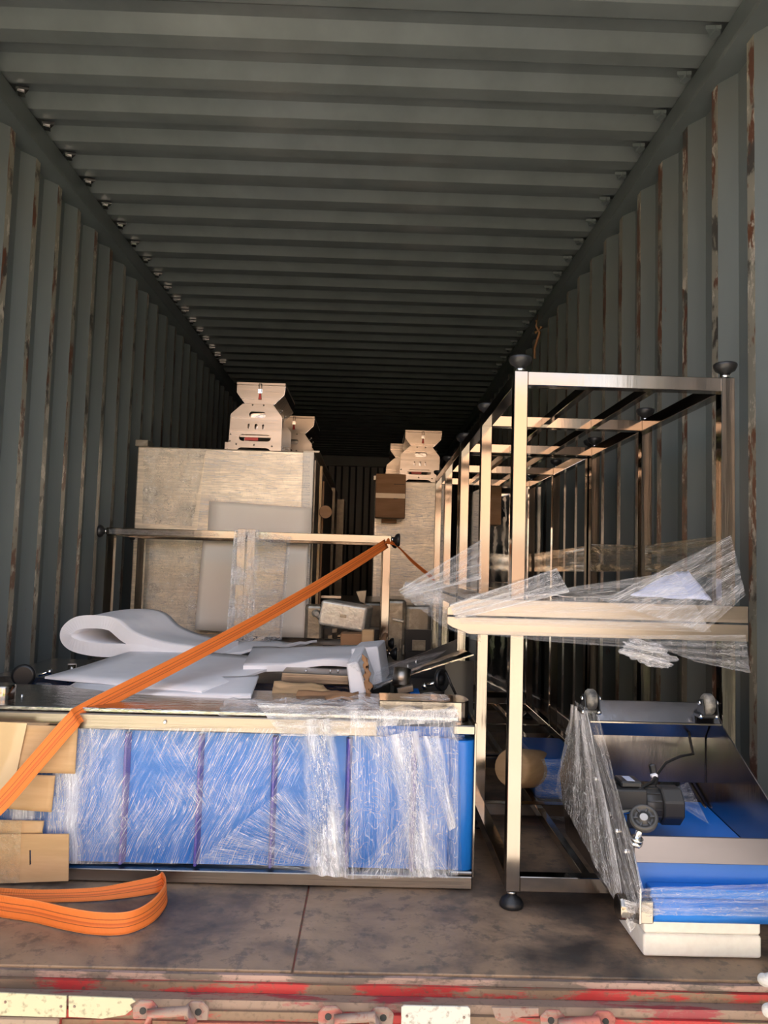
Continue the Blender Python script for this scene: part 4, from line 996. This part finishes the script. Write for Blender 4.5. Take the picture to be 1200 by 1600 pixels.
# ================================================================ THE DARK PILE IN THE MIDDLE
# black hopper conveyor right of centre
r = thing('hopper_conveyor', 'dark tilted hopper conveyor with black foot knob, left of the right frames', 'conveyor', at(670, 1090, 2.6))
P = [at(590, 1078, 2.60), at(740, 1018, 2.60), at(742, 1095, 2.60), at(600, 1095, 2.60)]
MB().prism([(p.x, 3.05, p.z) for p in P[::-1]], (0, .006, 0)).build('rear_plate', 'blackp', r)
MB().grid(bil([at(583, 1072, 2.55), at(740, 1022, 2.5), at(722, 1014, 2.9), at(600, 1062, 2.95)]), 1, 1, .004).build('top_plate', 'steel_dark', r)
MB().box((at(695, 1060, 2.62).x, 2.62, 0), (at(740, 1060, 2.62).x, 2.625, at(700, 1032, 2.62).z)).build('side_panel', 'blackp', r)
MB().lathe(at(626, 1072, 2.45), (.1, .3, 1), [(.028, 0), (.028, .055)], 24).build('motor_can', 'steel_b', r)
MB().obox(at(633, 1077, 2.42), (.05, 0, .012), (0, .03, 0), (-.004, 0, .02)).build('steel_block', 'steel_b', r, .002)
b = MB(); kc = at(691, 1062, 2.45); b.lathe(kc, (.8, -.6, .1), [(.001, .002), (.012, .002), (.013, -.003), (.028, -.003), (.030, .004), (.034, .004), (.035, -.004), (.033, -.010)], 24); b.build('levelling_foot', 'black', r)
MB().tube([at(660, 1073, 2.47), at(684, 1066, 2.45)], .006, 10).build('foot_stem', 'chrome', r)
MB().lathe(at(660, 1073, 2.47), (1, 0, .2), [(.012, 0), (.012, .014)], 6).build('foot_nut', 'chrome', r)
MB().tube([at(697, 1050, 2.45), at(704, 1068, 2.44), at(712, 1085, 2.45)], .004, 6).build('cable', 'cable', r)
MB().box((at(640, 1086, 2.5).x, 2.48, .3), (at(655, 1086, 2.5).x, 2.56, at(640, 1080, 2.5).z)).build('belt', 'blue', r)
for px, py in ((637, 1044), (650, 1037), (676, 1047)):
    MB().lathe(at(px, py, 2.66), (0, 0, 1), [(.003, 0), (.003, .012)], 8).build('screw', 'chrome', r)
filmP(r, 'film_l', [(583, 1078, 2.5), (640, 1055, 2.5), (700, 1015, 2.75), (590, 1040, 2.8)], .02, 30, 20, (2, 9), 60)
MB().box((at(620, 1080, 2.7).x, 2.7, 0), (at(728, 1080, 2.7).x, 3.0, .38)).build('body', 'blackp', r)
# wrapped machines behind
def wrapped(name, label, px0, px1, py0, py1, Y, dep, mt, cat='machine', bev=.02):
    a_ = at(px0, py0, Y); b_ = at(px1, py1, Y)
    r = thing(name, label, cat, ((a_.x+b_.x)/2, Y + dep/2, 0))
    MB().box((a_.x, Y, 0), (b_.x, Y + dep, a_.z)).build('body', mt, r, bev, 3)
    return r
r = wrapped('wrapped_machine', 'grey wrapped machine housing with small white fitting left of the polystyrene box', 476, 504, 944, 1000, 3.965, .07, 'wrap_grey')
MB().lathe(at(493, 958, 3.955), (.2, -1, 0), [(.02, 0), (.02, .02), (.012, .03), (.012, .05)], 14).build('fitting', 'foamwrap', r)
MB().tube([at(493, 958, 3.93), at(503, 968, 3.92)], .012, 8).build('fitting_arm', 'foamwrap', r)
r = wrapped('wrapped_machine', 'low dark wrapped machine behind the polystyrene box', 500, 598, 938, 1000, 4.25, .8, 'wrap_dark')
MB().prism([at(556, 924, 4.2), at(573, 922, 4.2), at(570, 944, 4.2), at(562, 940, 4.2)][::-1], (0, .03, 0)).build('funnel', 'wrap_grey', r, .002)
MB().box((at(497, 932, 4.3).x, 4.28, at(497, 934, 4.3).z), (at(533, 932, 4.3).x, 4.32, at(497, 930, 4.3).z)).build('bar', 'steel_b', r)
for px, py, s_ in ((523, 985, .03), (530, 993, .02), (540, 990, .03), (516, 995, .025), (533, 1000, .025)):
    MB().obox(at(px, py, 4.0), (s_, 0, .004), (0, .03, 0), (0, 0, s_*.8)).build('bracket', 'wrap_grey', r, .003)
MB().box((at(505, 990, 4.1).x, 4.03, .0), (at(598, 990, 4.1).x, 4.2, at(505, 980, 4.1).z)).build('base', 'blackp', r)
r = wrapped('wrapped_machine', 'grey wrapped cabinet housing behind the raised end of the side-lying frame', 603, 632, 936, 1060, 4.0, .5, 'wrap_grey')
MB().obox(at(622, 969, 3.98), (.06, 0, -.012), (0, .03, 0), (.004, 0, .012)).build('bracket', 'foamwrap', r, .003)
for k_ in range(5):
    MB().obox(at(612 + k_*4.5, 1006 + (k_ % 3)*9, 3.98), (.012, 0, .003), (0, .02, 0), (0, 0, .05)).build('slat', 'wrap_grey', r, .002)
r = wrapped('wrapped_machine', 'grey wrapped junction box on a dark machine left of the right frames', 634, 674, 945, 985, 4.0, .3, 'wrap_grey')
a_ = at(634, 983, 3.99); b_ = at(674, 985, 3.99)
MB().box((a_.x - .002, 3.985, 0), (b_.x, 4.02, a_.z)).build('lower_panel', 'blackp', r)
MB().box((a_.x + .035, 3.975, at(645, 1016, 3.98).z), (b_.x - .03, 3.985, at(645, 1000, 3.98).z)).build('window', 'wrap_grey', r)
for px, py in ((646, 1023), (655, 1027), (664, 1023)):
    MB().lathe(at(px, py, 3.97), (0, -1, 0), [(.007, 0), (.006, .006), (.001, .008)], 10).build('knob', 'chrome', r)
MB().box((a_.x, 3.96, at(640, 1032, 3.96).z), (b_.x, 3.984, at(640, 1018, 3.96).z)).build('connector_strip', 'black', r)
r = thing('wrapped_bundle', 'rolled film bundle tied at the left end of the right frames', 'bundle', at(640, 930, 2.6))
b = MB(); b.grid(lambda u, v: at(632 + 60*u, 922 + 8*u, 2.62) + Vector((0, math.cos(2*PI*v)*(.05 + .02*u), math.sin(2*PI*v)*(.028 + .02*u))) + Vector((1,0,1))*.01*noise.noise(Vector((u*6, v*8, 2))), 30, 20); b.build('roll', 'film_d', r)
# slim boards standing between the cabinets
for px0, px1, py0, Y, mt, lb in ((500, 504, 728, 4.11, 'card', 'tall thin brown board standing beside the large cabinet, nearest'), (504, 507, 752, 4.20, 'card_d', 'tall thin brown board behind the first beside the large cabinet'), (512, 524, 762, 7.5, 'wrap_dark', 'dark wrapped panel standing in the gap far behind'), (527, 538, 780, 8.5, 'wrap_dark', 'second dark wrapped panel farther back in the gap')):
    a_ = at(px0, py0, Y); b_ = at(px1, py0, Y)
    tag(MB().box((a_.x, Y, 0), (b_.x, Y + (.04 if Y < 5 else .5), a_.z)).build('board', mt, None, .002), lb, 'board')
q = at(508, 800, 4.095); tag(MB().lathe(q, (.3, -1, 0), [(.034, 0), (.034, .012)], 20).build('cardboard_disc', 'card_d'), 'brown cardboard disc at the edge of the large cabinet', 'cardboard')
# box of cardboard behind the right posts low down, and a blue tub
r = thing('carton_tube', 'brown wrapped cardboard roll on the lower table behind the front right post', 'box', (.7, 2.75, .2))
MB().lathe(at(798, 1200, 2.5), (.4, .6, -.15), [(.055, 0), (.062, .02), (.062, .24), (.055, .26)], 24).build('tube', 'card', r)
r = thing('blue_belt_roll', 'dark blue wrapped belt behind the film-covered conveyor, low between the right frames', 'belt', (.8, 2.9, .2))
a_ = at(836, 1250, 2.6); b_ = at(900, 1188, 2.6)
MB().box((a_.x, 2.6, a_.z), (b_.x + .04, 2.95, b_.z)).build('belt', 'blue2', r, .02, 3)
filmP(r, 'film_l', [(836, 1186, 2.58), (900, 1186, 2.58), (900, 1290, 2.5), (836, 1270, 2.58)], .01, 20, 20, (4, 4), 61)

# tattered string hanging from the right rail
r = tag(MB().tube([at(842, 492, 4.70), at(838, 510, 4.70), at(843, 520, 4.70), at(835, 545, 4.70), at(836, 560, 4.70)], .008, 6).tube([at(838, 500, 4.70), at(846, 512, 4.70), at(836, 520, 4.69)], .010, 6).build('rope_scrap', 'card_d'), 'frayed brown rope scrap hanging from the right roof rail', 'rope')

# ================================================================ GLOVE at the right end of the sill
def skin_chain(name, chains, mt, parent=None, scale=1):
    me = bpy.data.meshes.new(name); vs = []; es = []; rad = []
    for ch in chains:
        for i, (p, rr, link) in enumerate(ch):
            vs.append(tuple(p)); rad.append(rr)
            if i > 0: es.append((len(vs) - 2, len(vs) - 1))
            elif link is not None: es.append((link, len(vs) - 1))
    me.from_pydata(vs, es, []); o = bpy.data.objects.new(name, me); COL.objects.link(o)
    import bmesh
    bm_ = bmesh.new(); bm_.from_mesh(me); bm_.verts.layers.skin.verify(); bm_.to_mesh(me); bm_.free()
    sk = o.modifiers.new('skin', 'SKIN')
    for sv, rr in zip(me.skin_vertices[0].data, rad): sv.radius = (rr, rr)
    me.skin_vertices[0].data[0].use_root = True
    ss = o.modifiers.new('sub', 'SUBSURF'); ss.levels = 2; ss.render_levels = 2
    me.materials.append(M[mt])
    return o
h0 = at(1290, 1560, 1.42)
def hp(px, py, Y): return at(px - 7, py, Y)
chains = [[(hp(1330, 1600, 1.36), .030, None), (hp(1285, 1570, 1.40), .036, None), (hp(1250, 1550, 1.42), .030, None)],
          [(hp(1235, 1530, 1.44), .014, 2), (hp(1212, 1530, 1.46), .0135, None), (hp(1200, 1533, 1.465), .013, None), (hp(1193, 1524, 1.465), .011, None)],
          [(hp(1240, 1555, 1.45), .014, 2), (hp(1222, 1552, 1.48), .013, None), (hp(1212, 1556, 1.485), .012, None)],
          [(hp(1246, 1575, 1.45), .013, 2), (hp(1228, 1572, 1.48), .012, None), (hp(1216, 1580, 1.485), .011, None)],
          [(hp(1255, 1592, 1.44), .012, 2), (hp(1240, 1598, 1.47), .011, None), (hp(1232, 1606, 1.47), .010, None)],
          [(hp(1245, 1590, 1.40), .015, 1), (hp(1218, 1580, 1.41), .0145, None), (hp(1195, 1577, 1.42), .013, None)]]
gl = skin_chain('gloved_hand', chains, 'glove')
tag(gl, 'white knitted work glove on a hand gripping the right end of the red sill', 'glove')

# look-alikes carry a common group
GROUPS = {'steel_rack': 'stacked steel racks at the right', 'side_lying_stand': 'steel stands lying on their sides', 'wrapped_cabinet': 'film-wrapped cabinets',
          'hopper_feeder': 'hopper feeders on the cabinets', 'foam_sheet': 'white foam sheets on the pile', 'board_sheet': 'pale boards leaning on the large cabinet',
          'wrapped_machine': 'wrapped machines in the middle', 'cardboard_pad': 'cardboard pads at the front left', 'carton': 'brown cartons', 'foam_block': 'foam blocks in the pile',
          'cardboard_strip': 'cardboard strips in the pile', 'board': 'boards between the cabinets', 'hopper_conveyor': 'hopper conveyors', 'belt_conveyor': 'blue belt conveyors', 'bush': 'bushes in the yard'}
for o in bpy.data.objects:
    if o.parent is None and o.get('label'):
        b_ = o.name.split('.')[0]
        if b_ in GROUPS: o['group'] = GROUPS[b_]
